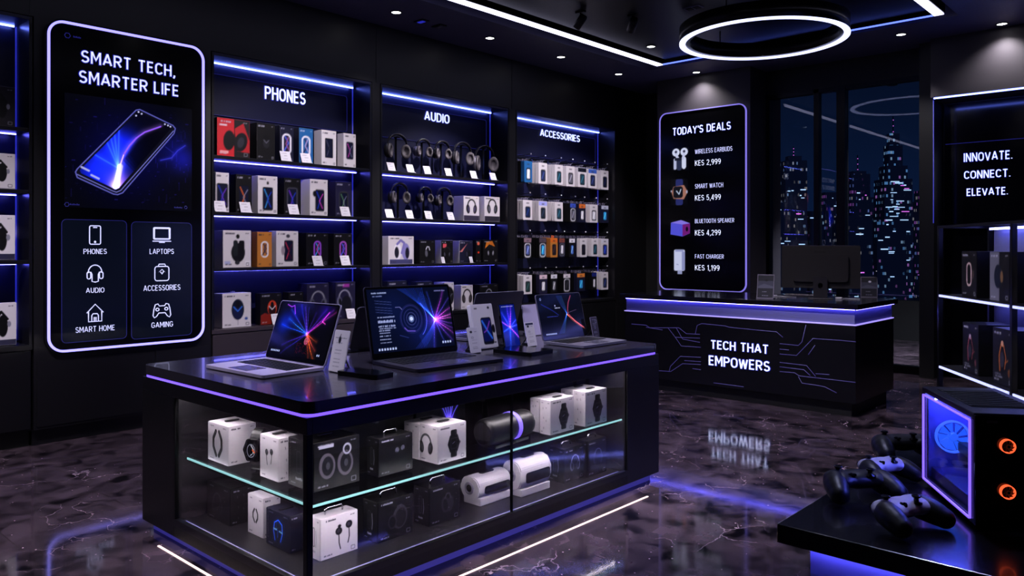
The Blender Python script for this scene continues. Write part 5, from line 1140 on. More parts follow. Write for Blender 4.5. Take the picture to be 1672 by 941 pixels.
def leaner(name, label, cat, x, y, rz, w, h, th, lean, m, paint=None, screen=False, n=70, r=.008, foot=True, group=None):
    t = thing(name, label, cat, (x, y, TZ), rz, group)
    b = bmn(); M = Euler((-lean, 0, 0)).to_matrix().to_4x4(); prism(b, rr_pts(w, h, r, 4), 0, th, 0, M); obj('panel', b, m, t, (0, 0, th*math.sin(lean)))
    if paint:
        P = Paint(w*.93, h*.95, n, (.8, .79, .82)); paint(P, P.a); P.put('screen' if screen else 'printed_face', SCREEN if screen else PRINT, t, M @ Vector((0, -.0012, h*.025))+Vector((0, 0, th*math.sin(lean))), (-lean, 0, 0))
    if foot:
        b = bmn(); bx(b, -w*.4, w*.4, 0, .09, 0, .004); bx(b, -w*.3, w*.3, th+.01, th+.06, .004, .02); tube(b, [(0, .085, .004), (0, h*.6*math.sin(lean)+th, h*.6*math.cos(lean))], .004, 6); obj('prop', b, RUB, t)
    return t
def f_phonebox(P, a):
    P.C[...] = np.array((.80, .78, .80)); P.box(.36*a, .06, .86*a, .70, (.03, .03, .05), .05); P.box(.40*a, .13, .82*a, .67, (.04, .08, .35), .03)
    P.line([(.42*a, .62), (.6*a, .4), (.8*a, .2)], .05, (.2, .5, .95)); P.line([(.78*a, .6), (.6*a, .4), (.45*a, .35)], .03, (.65, .3, .8)); P.ell(.93*a, .42, .05, .10, (.07, .07, .09)); P.ell(.82*a, .93, .035, .03, (.12, .12, .14)); P.box(.12*a, .91, .26*a, .94, (.3, .3, .32)); P.box(.88*a, .08, .97*a, .11, (.15, .15, .18))
def f_phone(P, a):
    P.C[...] = np.array((.02, .07, .38)); P.glow(.5*a, .5, .3, (.02, .05, .35)); cx, cy = .5*a, .45
    ray_burst(P, cx, cy, ((75, .5, .03, (.75, .2, .9), .04), (90, .5, .02, (.5, .2, .95), .04), (120, .4, .02, (.3, .3, 1.), .04), (150, .4, .02, (.85, .3, .9), .03), (10, .3, .015, (.4, .4, 1.), .03), (-45, .5, .025, (.95, .3, .8), .035), (-100, .4, .02, (.15, .4, 1.), .04), (200, .3, .015, (.2, .4, 1.), .03), (35, .4, .015, (.3, .3, .9), .03)))
    P.txt(.1*a, .95, .8*a, .015, (.7, .7, .9))
def f_card(P, a):
    P.C[...] = np.array((.78, .76, .79)); P.ell(.3*a, .84, .07, .05, (.15, .15, .17)); P.txt(.6*a, .83, .25*a, .02, (.25, .25, .28), .8, 3); P.box(.25*a, .58, .45*a, .64, (.3, .3, .33), .01, 1, .006)
    for y in (.50, .38, .22, .16): P.txt(.25*a, y, .5*a, .018, (.40, .40, .44), .8, int(y*100))
def f_cardw(P, a):
    P.C[...] = np.array((.80, .78, .80)); P.txt(.1*a, .82, .8*a, .02, (.3, .3, .33), .8, 4); P.ell(.42*a, .78, .05, .09, (.08, .08, .10)); P.line([(.42*a, .86), (.44*a, .92)], .02, (.1, .1, .1))
    for y in (.70, .52, .44, .30, .22, .12): P.txt(.2*a, y, .45*a, .016, (.42, .42, .46), .8, int(y*90))
def f_dark(P, a):
    P.C[...] = np.array((.13, .12, .17)); P.ell(.75*a, .80, .12*a, .08, (.5, .5, .6), .8, .01); P.ell(.5*a, .52, .1*a, .06, (.5, .5, .6), .8, .01)
    for y in (.88, .70, .63, .3, .25, .12): P.txt(.2*a, y, .55*a, .02, (.6, .6, .7), .8, int(y*70))
leaner('phone_display', 'white phone carton leaning back with a printed blue phone', 'display card', -3.24, 3.335, PI/2-.05, .175, .265, .03, .24, PLW, f_phonebox)
leaner('price_card', 'white spec card leaning before the white phone carton', 'price card', -3.16, 3.16, PI/2, .085, .15, .004, .25, PLW, f_card, group='spec cards on the island')
leaner('phone', 'upright smartphone with violet rays on a blue screen', 'phone', -3.185, 3.497, PI/2, .138, .265, .012, .22, RUBG, f_phone, True, r=.012)
leaner('price_card', 'tall white spec card with dark header between phone and grey laptop', 'price card', -3.13, 3.615, PI/2, .083, .15, .004, .24, PLW, lambda P, a: (f_card(P, a), P.box(.05*a, .9, .95*a, .98, (.12, .13, .25))), group='spec cards on the island')
leaner('price_card', 'dark framed spec card at the counter end of the island top', 'price card', -3.09, 4.213, PI/2, .072, .145, .004, .22, ACRY, f_dark, group='spec cards on the island')
leaner('price_card', 'grey framed spec card behind the silver laptop', 'price card', -3.795, 2.275, .05, .075, .165, .004, .22, ACRY, f_dark, group='spec cards on the island')
leaner('price_card', 'large white spec card between the silver and the large dark laptop', 'price card', -3.17, 2.215, .05, .115, .205, .004, .22, PLW, f_cardw, group='spec cards on the island')
leaner('tablet', 'pale tablet leaning with its back to the aisle beside the grey laptop', 'tablet', -3.50, 4.085, PI/2, .22, .215, .010, .18, LAPS, None, False)
def flat_pad(name, label, cat, cx, cy, w, d, th, rz, glossy=True):
    t = thing(name, label, cat, (cx, cy, TZ), rz)
    FL = Matrix(((1, 0, 0, 0), (0, 0, 1, 0), (0, 1, 0, 0), (0, 0, 0, 1)))
    b = bmn(); prism(b, [(x, z-d/2) for x, z in rr_pts(w, d, .014, 4)], 0, th, 0, FL); obj('body', b, METB, t)
    b = bmn(); prism(b, [(x, z-d/2+.005) for x, z in rr_pts(w-.01, d-.01, .012, 4)], th, th+.001, 0, FL); obj('screen', b, RUBG, t)
    b = bmn(); tube(b, [(w/2, 0, th*.5), (w/2+.03, .02, .004), (w/2+.08, .05, .003), (w/2+.10, .10, .003)], .003, 6); obj('cable', b, RUB, t)
    return t
flat_pad('phone', 'black smartphone lying flat before the large dark laptop', 'phone', -2.99, 2.255, .125, .255, .022, math.radians(98))
flat_pad('tablet', 'thick black tablet lying flat before the upright phone', 'tablet', -2.985, 3.36, .215, .28, .022, math.radians(92))

# ================================================================== COUNTER
CY0, CY1, CXA, CXB = 6.9, 7.92, -4.70, -2.353
ct = thing('service_counter', 'black service counter with the lit words TECH THAT EMPOWERS', 'counter', ((CXA+CXB)/2, CY0, 0))
ccx = (CXA+CXB)/2; hw = (CXB-CXA)/2; dp = CY1-CY0
BAND = mat('frosted_band', (.42, .42, .62), .5)
box('top', mat('counter_top', (.06, .058, .075), .14), ct, -hw-.045, hw+.03, -.03, dp+.03, .925, .97, .003)
box('body', COUNT, ct, -hw, hw, 0, dp, .12, .785, .003); box('plinth', BLK2, ct, -hw+.05, hw-.05, .05, dp-.05, 0, .12)
box('light_band', BAND, ct, -hw+.012, hw-.012, .012, dp-.012, .797, .925)
box('led_strip', L_COUNT, ct, -hw+.02, hw-.004, -.010, -.004, .919, .925); box('led_strip', L_COUNT, ct, hw+.004, hw+.010, 0, dp-.02, .919, .925)
ll = bmn(); bx(ll, -hw-.003, hw+.003, -.004, dp, .787, .795); obj('light_line', ll, L_LINE, ct)
def V(px, py):
    p = ony(px, py, CY0); return p.x-ccx, p.z
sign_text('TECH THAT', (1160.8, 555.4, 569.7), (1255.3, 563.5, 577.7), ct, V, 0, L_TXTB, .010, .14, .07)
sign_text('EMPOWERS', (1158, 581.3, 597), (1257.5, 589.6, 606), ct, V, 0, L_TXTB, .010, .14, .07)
for tr in (((105, 367), (185, 374), (205, 388), (365, 388), (405, 420), (480, 424)), ((185, 385), (275, 400)), ((305, 388), (345, 440), (480, 445)), ((350, 388), (385, 450), (480, 468)), ((345, 440), (378, 488), (485, 495)),
           ((200, 620), (320, 628), (385, 585), (485, 590)), ((312, 628), (318, 600), (372, 545), (485, 550)), ((395, 568), (485, 574)), ((440, 612), (485, 618)), ((455, 420), (465, 375), (490, 365), (620, 378), (640, 385), (840, 405), (900, 410), (935, 440)),
           ((918, 475), (1020, 485), (1040, 465), (1062, 372)), ((918, 505), (968, 510)), ((918, 532), (1010, 540), (1100, 447), (1250, 457), (1335, 465)), ((1075, 535), (1110, 485)), ((918, 578), (1065, 595), (1115, 655)), ((918, 602), (1050, 618), (1085, 650)),
           ((918, 628), (1000, 635), (1025, 652), (1200, 672), (1333, 688)), ((1020, 655), (1040, 692), (1130, 705), (1165, 712), (1230, 745)), ((1115, 640), (1190, 645)), ((555, 690), (720, 712))):
    b = bmn(); tube(b, [(lambda q: (q[0], -.001, q[1]))(V(x/3.36+1000, y/3.36+420)) for x, y in tr], .0028, 4); obj('circuit_line', b, L_TRACE, ct)
# monitor seen from behind
mp = onz(1338, 489, .97)
mo = thing('monitor', 'large black desktop monitor seen from behind on the counter', 'monitor', (mp.x, mp.y+.02, .9705), math.radians(20))
ml = (ony(1284, 407, mp.y-.02), ony(1401, 407, mp.y-.02))
mw = 117*7.6/1285
b = bmn(); prism(b, [(x, z+.10) for x, z in rr_pts(mw, .40, .012, 4)], .055, .075); obj('panel', b, mat('monitor_back', (.13, .12, .135), .45), mo, (-.0, 0, 0))
b = bmn(); prism(b, [(x, z+.16) for x, z in rr_pts(mw*.7, .26, .03, 4)], .035, .055); obj('rear_shell', b, MATS['monitor_back'], mo)
b = bmn(); bx(b, -mw/2+.004, mw/2-.004, .054, .076, .4985, .503); obj('top_trim', b, METS, mo)
b = bmn(); po = rr_pts(.125, .21, .004, 6); hole = [(.022*math.cos(2*PI*k/28+PI/28), .125+.026*math.sin(2*PI*k/28+PI/28)) for k in range(28)]
ringprism(b, po, hole, .015, .025); bx(b, -.05, .05, .02, .05, .17, .21); obj('stand', b, mat('monitor_stand', (.20, .19, .22), .4, .5), mo)
b = bmn(); bx(b, -.11, .11, -.02, .16, 0, .008, 0, .003); obj('foot', b, MATS['monitor_stand'], mo)
b = bmn(); M = Matrix.Translation((0, .034, .43)) @ Euler((PI/2, 0, 0)).to_matrix().to_4x4(); bx(b, -.05, .05, .031, .035, .435, .447); obj('maker_plate', b, BLK2, mo)
def c_sign(label, px, py, w, h, rz, dusk):
    p = onz(px, py, .97); t = thing('sign_holder', label, 'sign holder', (p.x, p.y, .9705), rz, 'picture holders on the counter')
    M = Euler((-.25, 0, 0)).to_matrix().to_4x4(); b = bmn(); prism(b, rr_pts(w, h, .004, 2), 0, .006, 0, M); obj('plate', b, ACRY, t)
    P = Paint(w*.92, h*.92, 50, (.10, .10, .15)); a = P.a; P.box(0, .45, a, .75, (.22, .22, .30)); P.poly([(0, .5), (.4*a, .62), (a, .5), (a, .42), (0, .42)], (.30, .30, .38)); P.ell(.55*a, .78, .07, .05, (.85, .82, .9) if dusk else (.06, .05, .08)); P.txt(.3*a, .25, .3*a, .03, (.7, .7, .78), .8, 3); P.txt(.3*a, .08, .4*a, .03, (.6, .6, .7), .8, 5)
    P.put('picture', PRINT, t, M @ Vector((0, -.001, h*.04)), (-.25, 0, 0))
    b = bmn(); bx(b, -w/2, w/2, -.02, .10, 0, .005, 0, .001); bx(b, -w*.2, w*.2, .065, .07, .005, h*.45); obj('foot', b, ACRY, t)
c_sign('acrylic picture holder on the counter by the deals sign', 1249, 488, .155, .235, .25, False)
c_sign('acrylic picture holder with a bright dot at the end of the counter', 1419, 486, .15, .205, .32, True)
for x0, y0, x1, y1, s in ((1262, 484, 1300, 486, 'white cable with plug lying on the counter beside the picture holder'), (1368, 488, 1404, 489, 'thin pale cable lying before the monitor on the counter')):
    p, q = onz(x0, y0, .972), onz(x1, y1, .972)
    o = thing('cable', s, 'cable', (p.x, p.y, .971)); v = q-p
    b = bmn(); tube(b, [(0, 0, .004), tuple(v*.3+Vector((0, .03, .004))), tuple(v*.6+Vector((0, -.02, .004))), tuple(v+Vector((0, 0, .004)))], .004, 6); obj('lead', b, PLW, o)
    b = bmn(); bx(b, -.02, .04, -.012, .012, 0, .016, 0, .003); obj('plug', b, PLW, o)
p = onz(1320, 484, .97); o = thing('keyboard', 'slim pale keyboard lying behind the monitor foot on the counter', 'keyboard', (p.x-.05, p.y+.06, .9705), .3)
box('body', METS, o, -.2, .2, -.06, .06, 0, .014, .003)
b = bmn()
for r in range(4):
    for c in range(14): bx(b, -.19+c*.0272, -.19+c*.0272+.023, -.05+r*.026, -.05+r*.026+.021, .014, .018)
obj('keys', b, KEYM, o)

# ================================================================== SLOGAN NICHE
NY = 9.90
nc = thing('wall_sign', 'dark glossy wall sign reading INNOVATE. CONNECT. ELEVATE.', 'sign', (-.9, NY, 0))
box('board', mat('niche_glass', (.03, .03, .055), .12), nc, -1.50, 3.2, 0, .03, .10, 3.07)
box('light_line', L_BLUE, nc, -1.49, 3.2, -.478, -.462, 3.072, 3.086); box('lower_rail', METB, nc, -1.50, 3.2, -.03, 0, 1.66, 1.72); box('floor_rail', METB, nc, -1.50, 3.2, -.03, .03, 0, .10)
box('upper_line', L_FINE, nc, -1.49, 3.2, -.004, -.0, 2.62, 2.626); box('corner_light', L_EDGE, nc, -1.498, -1.494, -.475, -.45, 1.72, 3.06)
def Wn(px, py):
    p = ony(px, py, NY); return p.x+.9, p.z
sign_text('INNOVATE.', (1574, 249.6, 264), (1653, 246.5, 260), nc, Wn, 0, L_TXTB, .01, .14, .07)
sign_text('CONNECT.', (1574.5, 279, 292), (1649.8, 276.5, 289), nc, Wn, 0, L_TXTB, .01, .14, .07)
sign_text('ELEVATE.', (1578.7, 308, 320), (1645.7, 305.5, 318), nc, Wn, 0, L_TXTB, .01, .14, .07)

# ================================================================== OPEN RACK
RH = math.radians(32)
far_, near_ = onz(1535, 596, .55), onz(1655, 641, .55)
rk = thing('open_rack', 'open black metal rack with lit shelf edges and dark boxes beside the window', 'shelf rack', (near_.x, near_.y, 0), 0)
dv = Vector((far_.x-near_.x, far_.y-near_.y, 0)); RL = dv.length; rk.rotation_euler = (0, 0, math.atan2(dv.y, dv.x)-PI/2); RZ_ = rk.rotation_euler.z
RD, RN_ = .36, -.95
for y, x in ((0, 0), (RL, 0), (RN_, 0), (0, RD), (RL, RD), (RN_, RD)):
    box('post', METB, rk, x-.016, x+.016, y-.016, y+.016, 0, 1.62, .002)
for i, z in enumerate((.55, 1.095)):
    sh = box('shelf', SIDE, rk, -.012, RD, RN_, RL, z-.022, z)
    box('light_edge', L_RACK, sh, -.020, -.012, .03, RL-.03, z-.019, z-.003); box('light_edge', L_RACK, sh, -.020, -.012, RN_+.03, -.03, z-.019, z-.003)
    box('back_light', L_RACKB, sh, RD-.05, RD-.04, RN_+.05, RL-.1, z-.030, z-.022)
box('top_rail', METB, rk, -.016, .016, RN_, RL, 1.60, 1.62); box('top_rail', METB, rk, RD-.016, RD+.016, RN_, RL, 1.60, 1.62); box('top_rail', METB, rk, 0, RD, RL-.016, RL+.016, 1.60, 1.62)
box('top_light', L_RACKB, rk, RD-.05, RD-.04, RN_+.05, RL-.1, 1.585, 1.6)
box('back_panel', mat('rack_back', (.42, .42, .56), .5), rk, RD+.016, RD+.024, RN_, RL-.02, .1, 1.6)
RC, RS = math.cos(RZ_), math.sin(RZ_)
def rack_box(label, x, yc, z, w, d, h, col, art):
    p = Vector((near_.x+x*RC-yc*RS, near_.y+x*RS+yc*RC, z+.0005))
    return product_box(label, p, w, d, h, col, art, 'boxes on the open rack', rz=RZ_-PI/2, n=60)
def DK(c1, c2):
    def f(P, a):
        P.ell(.48*a, .47, .17, .27, (.02, .02, .03)); P.line([(.36*a, .25), (.32*a, .5), (.42*a, .72), (.56*a, .70)], .035, c1); P.line([(.60*a, .30), (.66*a, .5), (.56*a, .68)], .03, c1, .8)
        P.ell(.48*a, .74, .05, .05, c2); P.ell(.46*a, .45, .08, .14, (.16, .15, .2)); P.line([(.62*a, .4), (.75*a, .46)], .03, c1, .7)
        P.txt(.1*a, .12, .4*a, .03, (.6, .6, .68), .8, 2); P.txt(.1*a, .17, .3*a, .02, (.5, .5, .6), .8, 3); P.ell(.82*a, .24, .05, .07, c1, .5)
    return f
rack_box('black box with pale looped picture on the upper rack shelf', .05, RL*.66, 1.095, .25, .22, .33, 'k', lambda P, a: (pic_loop(P, .5*a, .5, .5, (.7, .6, .6), BK, BK), P.ell(.75*a, .5, .06, .1, (.25, .2, .2))))
rack_box('half silver half black headset box on the upper rack shelf', .05, RL*.26, 1.095, .28, .24, .33, 'k', lambda P, a: (P.box(0, 0, .5*a, 1, (.36, .36, .42)), P.ell(.42*a, .5, .16, .24, (.05, .08, .14)), P.ell(.62*a, .5, .06, .12, (.4, .3, .2))))
rack_box('black box with violet tinted earpiece on the lower rack shelf', .05, RL*.64, .55, .26, .24, .36, 'k', DK((.5, .25, .3), (.6, .5, .6)))
rack_box('black box with copper tinted headset on the lower rack shelf', .05, RL*.22, .55, .28, .26, .37, 'k', DK((.65, .35, .15), (.7, .5, .4)))
for z, s in ((1.095, 'white headphone box past the middle post of the upper rack shelf'), (.55, 'white headphone box past the middle post of the lower rack shelf')):
    rack_box(s, .05, -.21, z, .30, .24, .34, 'w', cans(.6))

# ================================================================== GAMING TABLE
GZ = .62
ge = thing('display_table', 'black gaming table lit blue beneath its thick top', 'display table', (-1.01, 2.285, 0))
box('top', mat('gaming_top', (.065, .06, .08), .20, coat=.2), ge, 0, 2.6, 0, 1.25, GZ-.057, GZ, .004)
box('base', BAND, ge, .075, 2.5, .07, 1.18, .09, GZ-.057); box('plinth', BLK2, ge, .12, 2.45, .12, 1.1, 0, .09)
box('led_strip', L_TABLE, ge, .06, 2.5, .045, .051, GZ-.063, GZ-.057); box('led_strip', L_TABLE, ge, .050, .056, .06, 1.18, GZ-.063, GZ-.057)
# tower
K = onz(1590, 864, GZ); PH_ = math.radians(32)
hd_ = (-math.sin(PH_), math.cos(PH_))
r1 = ray(1505, 400); PLn = .4
for k in range(20, 70):
    s = k*.01; x, y = K.x+hd_[0]*s, K.y+hd_[1]*s
    if 836+F*((x*RX+y*RY)/(x*DX+y*DY)) <= 1506: PLn = s; break
dK = K.x*DX+K.y*DY; PHt = EYE-(675-HY)/F*dK-GZ; PW = .235
pc = thing('pc_tower', 'black gaming computer tower with violet lit glass side and two red ringed fans', 'computer', (K.x, K.y, GZ+.0005), PH_)
CASE = mat('case_black', (.05, .05, .06), .3)
e = .014
for nm, a in (('bottom_panel', (0, PW, 0, PLn, .012, .03)), ('top_panel', (0, PW, 0, PLn, PHt-.02, PHt)), ('rear_panel', (0, PW, PLn-.012, PLn, .03, PHt-.02)), ('far_side', (PW-.008, PW, .012, PLn-.012, .03, PHt-.02)), ('front_panel', (0, PW, -.012, .02, .012, PHt-.004))):
    box(nm, CASE if nm != 'front_panel' else RUBG, pc, *a, .003)
box('corner_post', CASE, pc, 0, .012, .0, .026, .03, PHt-.02); box('corner_post', CASE, pc, 0, .012, PLn-.03, PLn-.012, .03, PHt-.02)
box('added_rear_lining', mat('rear_lit_blue', (.26, .30, .62), .4), pc, .012, PW-.03, PLn-.016, PLn-.012, .03, PHt-.022)  # blue sheet added so the inside of the rear reads as lit
for x, y in ((.03, .04), (PW-.03, .04), (.03, PLn-.04), (PW-.03, PLn-.04)):
    b = bmn(); lathe(b, [(.014, 0), (.012, .012)], 12, 0, Matrix.Translation((x, y, 0))); obj('foot', b, RUB, pc)
box('side_glass', GLASSC, pc, -.002, .001, .026, PLn-.026, .03, PHt-.02)
MY = Matrix(((0, 1, 0, 0), (1, 0, 0, 0), (0, 0, 1, 0), (0, 0, 0, 1)))
b = bmn(); fw, fh = PLn-.04, PHt-.045
po = [(y+PLn/2, z+.022) for y, z in rr_pts(fw, fh, .004, 2)]; pi_ = [(y+PLn/2, z+.022+.005) for y, z in rr_pts(fw-.010, fh-.010, .003, 2)]
ringprism(b, po, pi_, -.006, .0); bmesh.ops.transform(b, matrix=MY, verts=b.verts); obj('light_frame', b, L_PC, pc)
b = bmn(); bx(b, .03, PW-.03, .10, PLn-.06, PHt, PHt+.002); 
for k in range(9): bx(b, .035, PW-.035, .11+k*(PLn-.19)/9, .118+k*(PLn-.19)/9, PHt+.002, PHt+.004)
obj('top_vent', b, BLK2, pc)
box('motherboard', mat('board_blue', (.30, .32, .60), .4), pc, PW-.03, PW-.010, .02, PLn-.013, .03, PHt-.022)
box('graphics_card', RUB, pc, PW-.13, PW-.03, .10, PLn-.03, PHt*.36, PHt*.36+.035, .004)
box('shroud', mat('shroud_dark', (.22, .20, .42), .3), pc, .02, PW-.01, .03, PLn-.03, .03, PHt*.20, .003)
box('inner_light', L_PCIN, pc, .03, PW-.03, .03, .036, PHt-.034, PHt-.028); box('inner_light', L_PCIN, pc, .02, PW-.04, PLn-.07, PLn-.066, PHt-.034, PHt-.028); box('memory_stick', L_PCB, pc, PW-.06, PW-.034, PLn*.6, PLn*.6+.006, PHt*.55, PHt*.85); box('memory_stick', L_PC, pc, PW-.06, PW-.034, PLn*.6+.014, PLn*.6+.020, PHt*.55, PHt*.85); box('inner_light', L_PCIN, pc, .025, .030, .06, PLn-.06, PHt-.027, PHt-.022)
def fan(name, par, M, r, ringm, bladem, tint=None):
    b = bmn(); annulus(b, r*.90, r, -.004, .010, 40); bmesh.ops.transform(b, matrix=M, verts=b.verts); f = obj(name, b, ringm, par)
    b = bmn()
    for k in range(9):
        a0 = 2*PI*k/9; V4 = []
        for rr, da, zz in ((.26, 0, 0), (.26, .5, .008), (.86, .75, .010), (.86, .15, 0)):
            V4.append(b.verts.new((r*rr*math.cos(a0+da), r*rr*math.sin(a0+da), zz)))
        b.faces.new(V4)
    lathe(b, [(r*.28, -.002), (r*.28, .012), (r*.2, .014)], 20)
    bmesh.ops.solidify(b, geom=b.faces[:9], thickness=.001)
    bmesh.ops.transform(b, matrix=M, verts=b.verts); obj('blades', b, bladem, f)
    return f
MS = Matrix.Translation((PW-.075, PLn*.46, PHt*.66)) @ Euler((0, -PI/2, 0)).to_matrix().to_4x4()
fan('cooler_fan', pc, MS, .078, L_PCB, mat('blade_blue', (.12, .3, .8), .4, emit=(.02, .14, .85), es=.9))
MR = Matrix.Translation((.088, PLn-.030, EYE-(711-HY)/F*2.75-GZ)) @ Euler((PI/2, 0, 0)).to_matrix().to_4x4()
fan('rear_fan', pc, MR, .056, L_PCB, MATS['blade_blue'])
for i, py in enumerate((726, 800)):
    zf = EYE-(py-HY)/F*(dK-.01)-GZ; xf_ = 44*dK/F+.004
    MF = Matrix.Translation((xf_, -.016, zf)) @ Euler((PI/2, 0, 0)).to_matrix().to_4x4()
    fan('front_fan', pc, MF, .020, L_RED, RUB)
b = bmn(); bx(b, .03, .06, -.014, -.012, PHt-.025, PHt-.018); obj('badge', b, METS, pc)

# controllers
def meta_mesh(els, res=.0045):
    mb = bpy.data.metaballs.new('blend'); mb.resolution = res; mb.threshold = .06
    for kind, co_, r, sz, rot in els:
        e_ = mb.elements.new(type=kind); e_.co = co_; e_.radius = r
        if sz: e_.size_x, e_.size_y, e_.size_z = sz
        if rot: e_.rotation = Euler(rot).to_quaternion()
    o = bpy.data.objects.new('blend', mb); C.objects.link(o); bpy.context.view_layer.update()
    dg = bpy.context.evaluated_depsgraph_get(); me = bpy.data.meshes.new_from_object(o.evaluated_get(dg))
    bpy.data.objects.remove(o); bpy.data.metaballs.remove(mb)
    for p in me.polygons: p.use_smooth = True
    return me
SHELL = meta_mesh([('ELLIPSOID', (0, .012, .046), .085, (.9, .55, .33), None), ('ELLIPSOID', (.046, .008, .047), .064, (.72, .8, .42), None), ('ELLIPSOID', (-.046, .008, .047), .064, (.72, .8, .42), None)])
GRIPS = []
for s in (-1, 1):
    GRIPS.append(meta_mesh([('BALL', (s*.060, .002, .041), .036, None, None), ('BALL', (s*.066, -.016, .037), .036, None, None), ('BALL', (s*.071, -.033, .032), .033, None, None), ('BALL', (s*.075, -.050, .026), .029, None, None)]))
def controller(label, px, py, rz, m, gm, z=GZ, sc=1.22, tilt=0.):
    p = onz(px, py, z); t = thing('game_controller', label, 'game controller', (p.x, p.y, z+.0005), rz, 'game controllers on the gaming table'); t.scale = (sc, sc, sc)
    if tilt: t.rotation_euler = (tilt, 0, rz)
    s_ = link('shell', SHELL.copy(), t); s_.data.materials.append(m)
    for g in GRIPS:
        o = link('grip', g.copy(), t); o.data.materials.append(gm)
    for x, y in ((-.045, .018), (.024, -.012)):
        b = bmn(); M = Matrix.Translation((x, y, .058)); lathe(b, [(.014, 0), (.014, .004), (.006, .006), (.006, .014), (.010, .016), (.011, .020), (.007, .0205)], 18, 0, M); obj('thumb_stick', b, RUBG, t)
    b = bmn(); bx(b, -.033, -.013, -.016, -.008, .058, .066, 0, .001); bx(b, -.027, -.019, -.022, -.002, .058, .066, 0, .001); obj('direction_pad', b, RUBG, t)
    for x, y in ((.046, .028), (.046, .008), (.036, .018), (.056, .018)):
        b = bmn(); lathe(b, [(.0048, 0), (.0048, .008), (.003, .0092)], 12, 0, Matrix.Translation((x, y, .058))); obj('button', b, RUBG if m is not PLW else RUB, t)
    b = bmn(); lathe(b, [(.008, 0), (.008, .004), (.005, .005)], 16, 0, Matrix.Translation((0, .026, .059))); obj('home_button', b, METS, t)
    for s in (-1, 1):
        b = bmn(); bx(b, s*.05-.018, s*.05+.018, .034, .050, .040, .056, 0, .005); obj('bumper', b, RUBG, t)
controller('white faced game controller with black grips near the table edge', 1478, 862, math.radians(68), PLW, RUB)
controller('black game controller lying behind the white faced one', 1402, 814, math.radians(46), RUB, RUB, sc=1.3)
controller('second white game controller close beside the computer tower', 1444, 785, math.radians(62), PLW, RUB, sc=1.12)
controller('black game controller at the rear by the tower glass', 1474, 750, math.radians(45), RUB, RUB, sc=1.35)

# ================================================================== CITY BEYOND THE WINDOW
GZC = -45.
b = bmn(); bx(b, -1600, 900, 60, 1800, GZC-2, GZC); struct('ground_city', b, mat('city_ground', (.02, .025, .05), .9), 'dark city ground far below')
def tower_mat(i, sx, sz, dens, hue):
    m = bpy.data.materials.new('tower_%d' % i); m.use_nodes = True
    nt = m.node_tree; N = nt.nodes.new; L = nt.links.new; bs = nt.nodes['Principled BSDF']
    tc = N('ShaderNodeTexCoord'); mp = N('ShaderNodeMapping'); mp.inputs['Scale'].default_value = (1/sx, 1/sx, 1/sz); L(tc.outputs['Object'], mp.inputs['Vector'])
    fl_ = N('ShaderNodeVectorMath'); fl_.operation = 'FLOOR'; L(mp.outputs[0], fl_.inputs[0])
    wn = N('ShaderNodeTexWhiteNoise'); wn.noise_dimensions = '3D'; L(fl_.outputs[0], wn.inputs['Vector'])
    gt = N('ShaderNodeMath'); gt.operation = 'GREATER_THAN'; gt.inputs[1].default_value = 1-dens; L(wn.outputs['Value'], gt.inputs[0])
    fr = N('ShaderNodeVectorMath'); fr.operation = 'FRACTION'; L(mp.outputs[0], fr.inputs[0]); sp_ = N('ShaderNodeSeparateXYZ'); L(fr.outputs[0], sp_.inputs[0])
    zz = N('ShaderNodeMath'); zz.operation = 'LESS_THAN'; zz.inputs[1].default_value = .45; L(sp_.outputs['Z'], zz.inputs[0])
    mu = N('ShaderNodeMath'); mu.operation = 'MULTIPLY'; L(gt.outputs[0], mu.inputs[0]); L(zz.outputs[0], mu.inputs[1])
    cr = N('ShaderNodeValToRGB'); cr.color_ramp.interpolation = 'CONSTANT'; els = cr.color_ramp.elements
    els[0].color = (*hue[0], 1); els[1].position = .5; els[1].color = (*hue[1], 1); q = els.new(.8); q.color = (*hue[2], 1)
    s2 = N('ShaderNodeSeparateColor'); L(wn.outputs['Color'], s2.inputs[0]); L(s2.outputs[1], cr.inputs['Fac'])
    bs.inputs['Base Color'].default_value = (.03, .04, .08, 1); bs.inputs['Roughness'].default_value = .7  # bluish base colour stands in for night haze over the towers
    L(cr.outputs['Color'], bs.inputs['Emission Color']); mm = N('ShaderNodeMath'); mm.operation = 'MULTIPLY'; mm.inputs[1].default_value = .34; L(mu.outputs[0], mm.inputs[0]); L(mm.outputs[0], bs.inputs['Emission Strength'])
    return m
HW = ((.7, .6, .55), (.35, .55, .9), (.8, .8, .95)); HC = ((.2, .5, .95), (.5, .75, 1.), (.75, .25, .8)); HP = ((.6, .15, .7), (.25, .35, .9), (.8, .7, .65))
LIT = mat('city_window', (.3, .3, .4), .5, emit=(.55, .75, 1.), es=1.4); LITP = mat('city_beacon', (.3, .1, .3), .5, emit=(.8, .15, .7), es=1.5)
TW = []
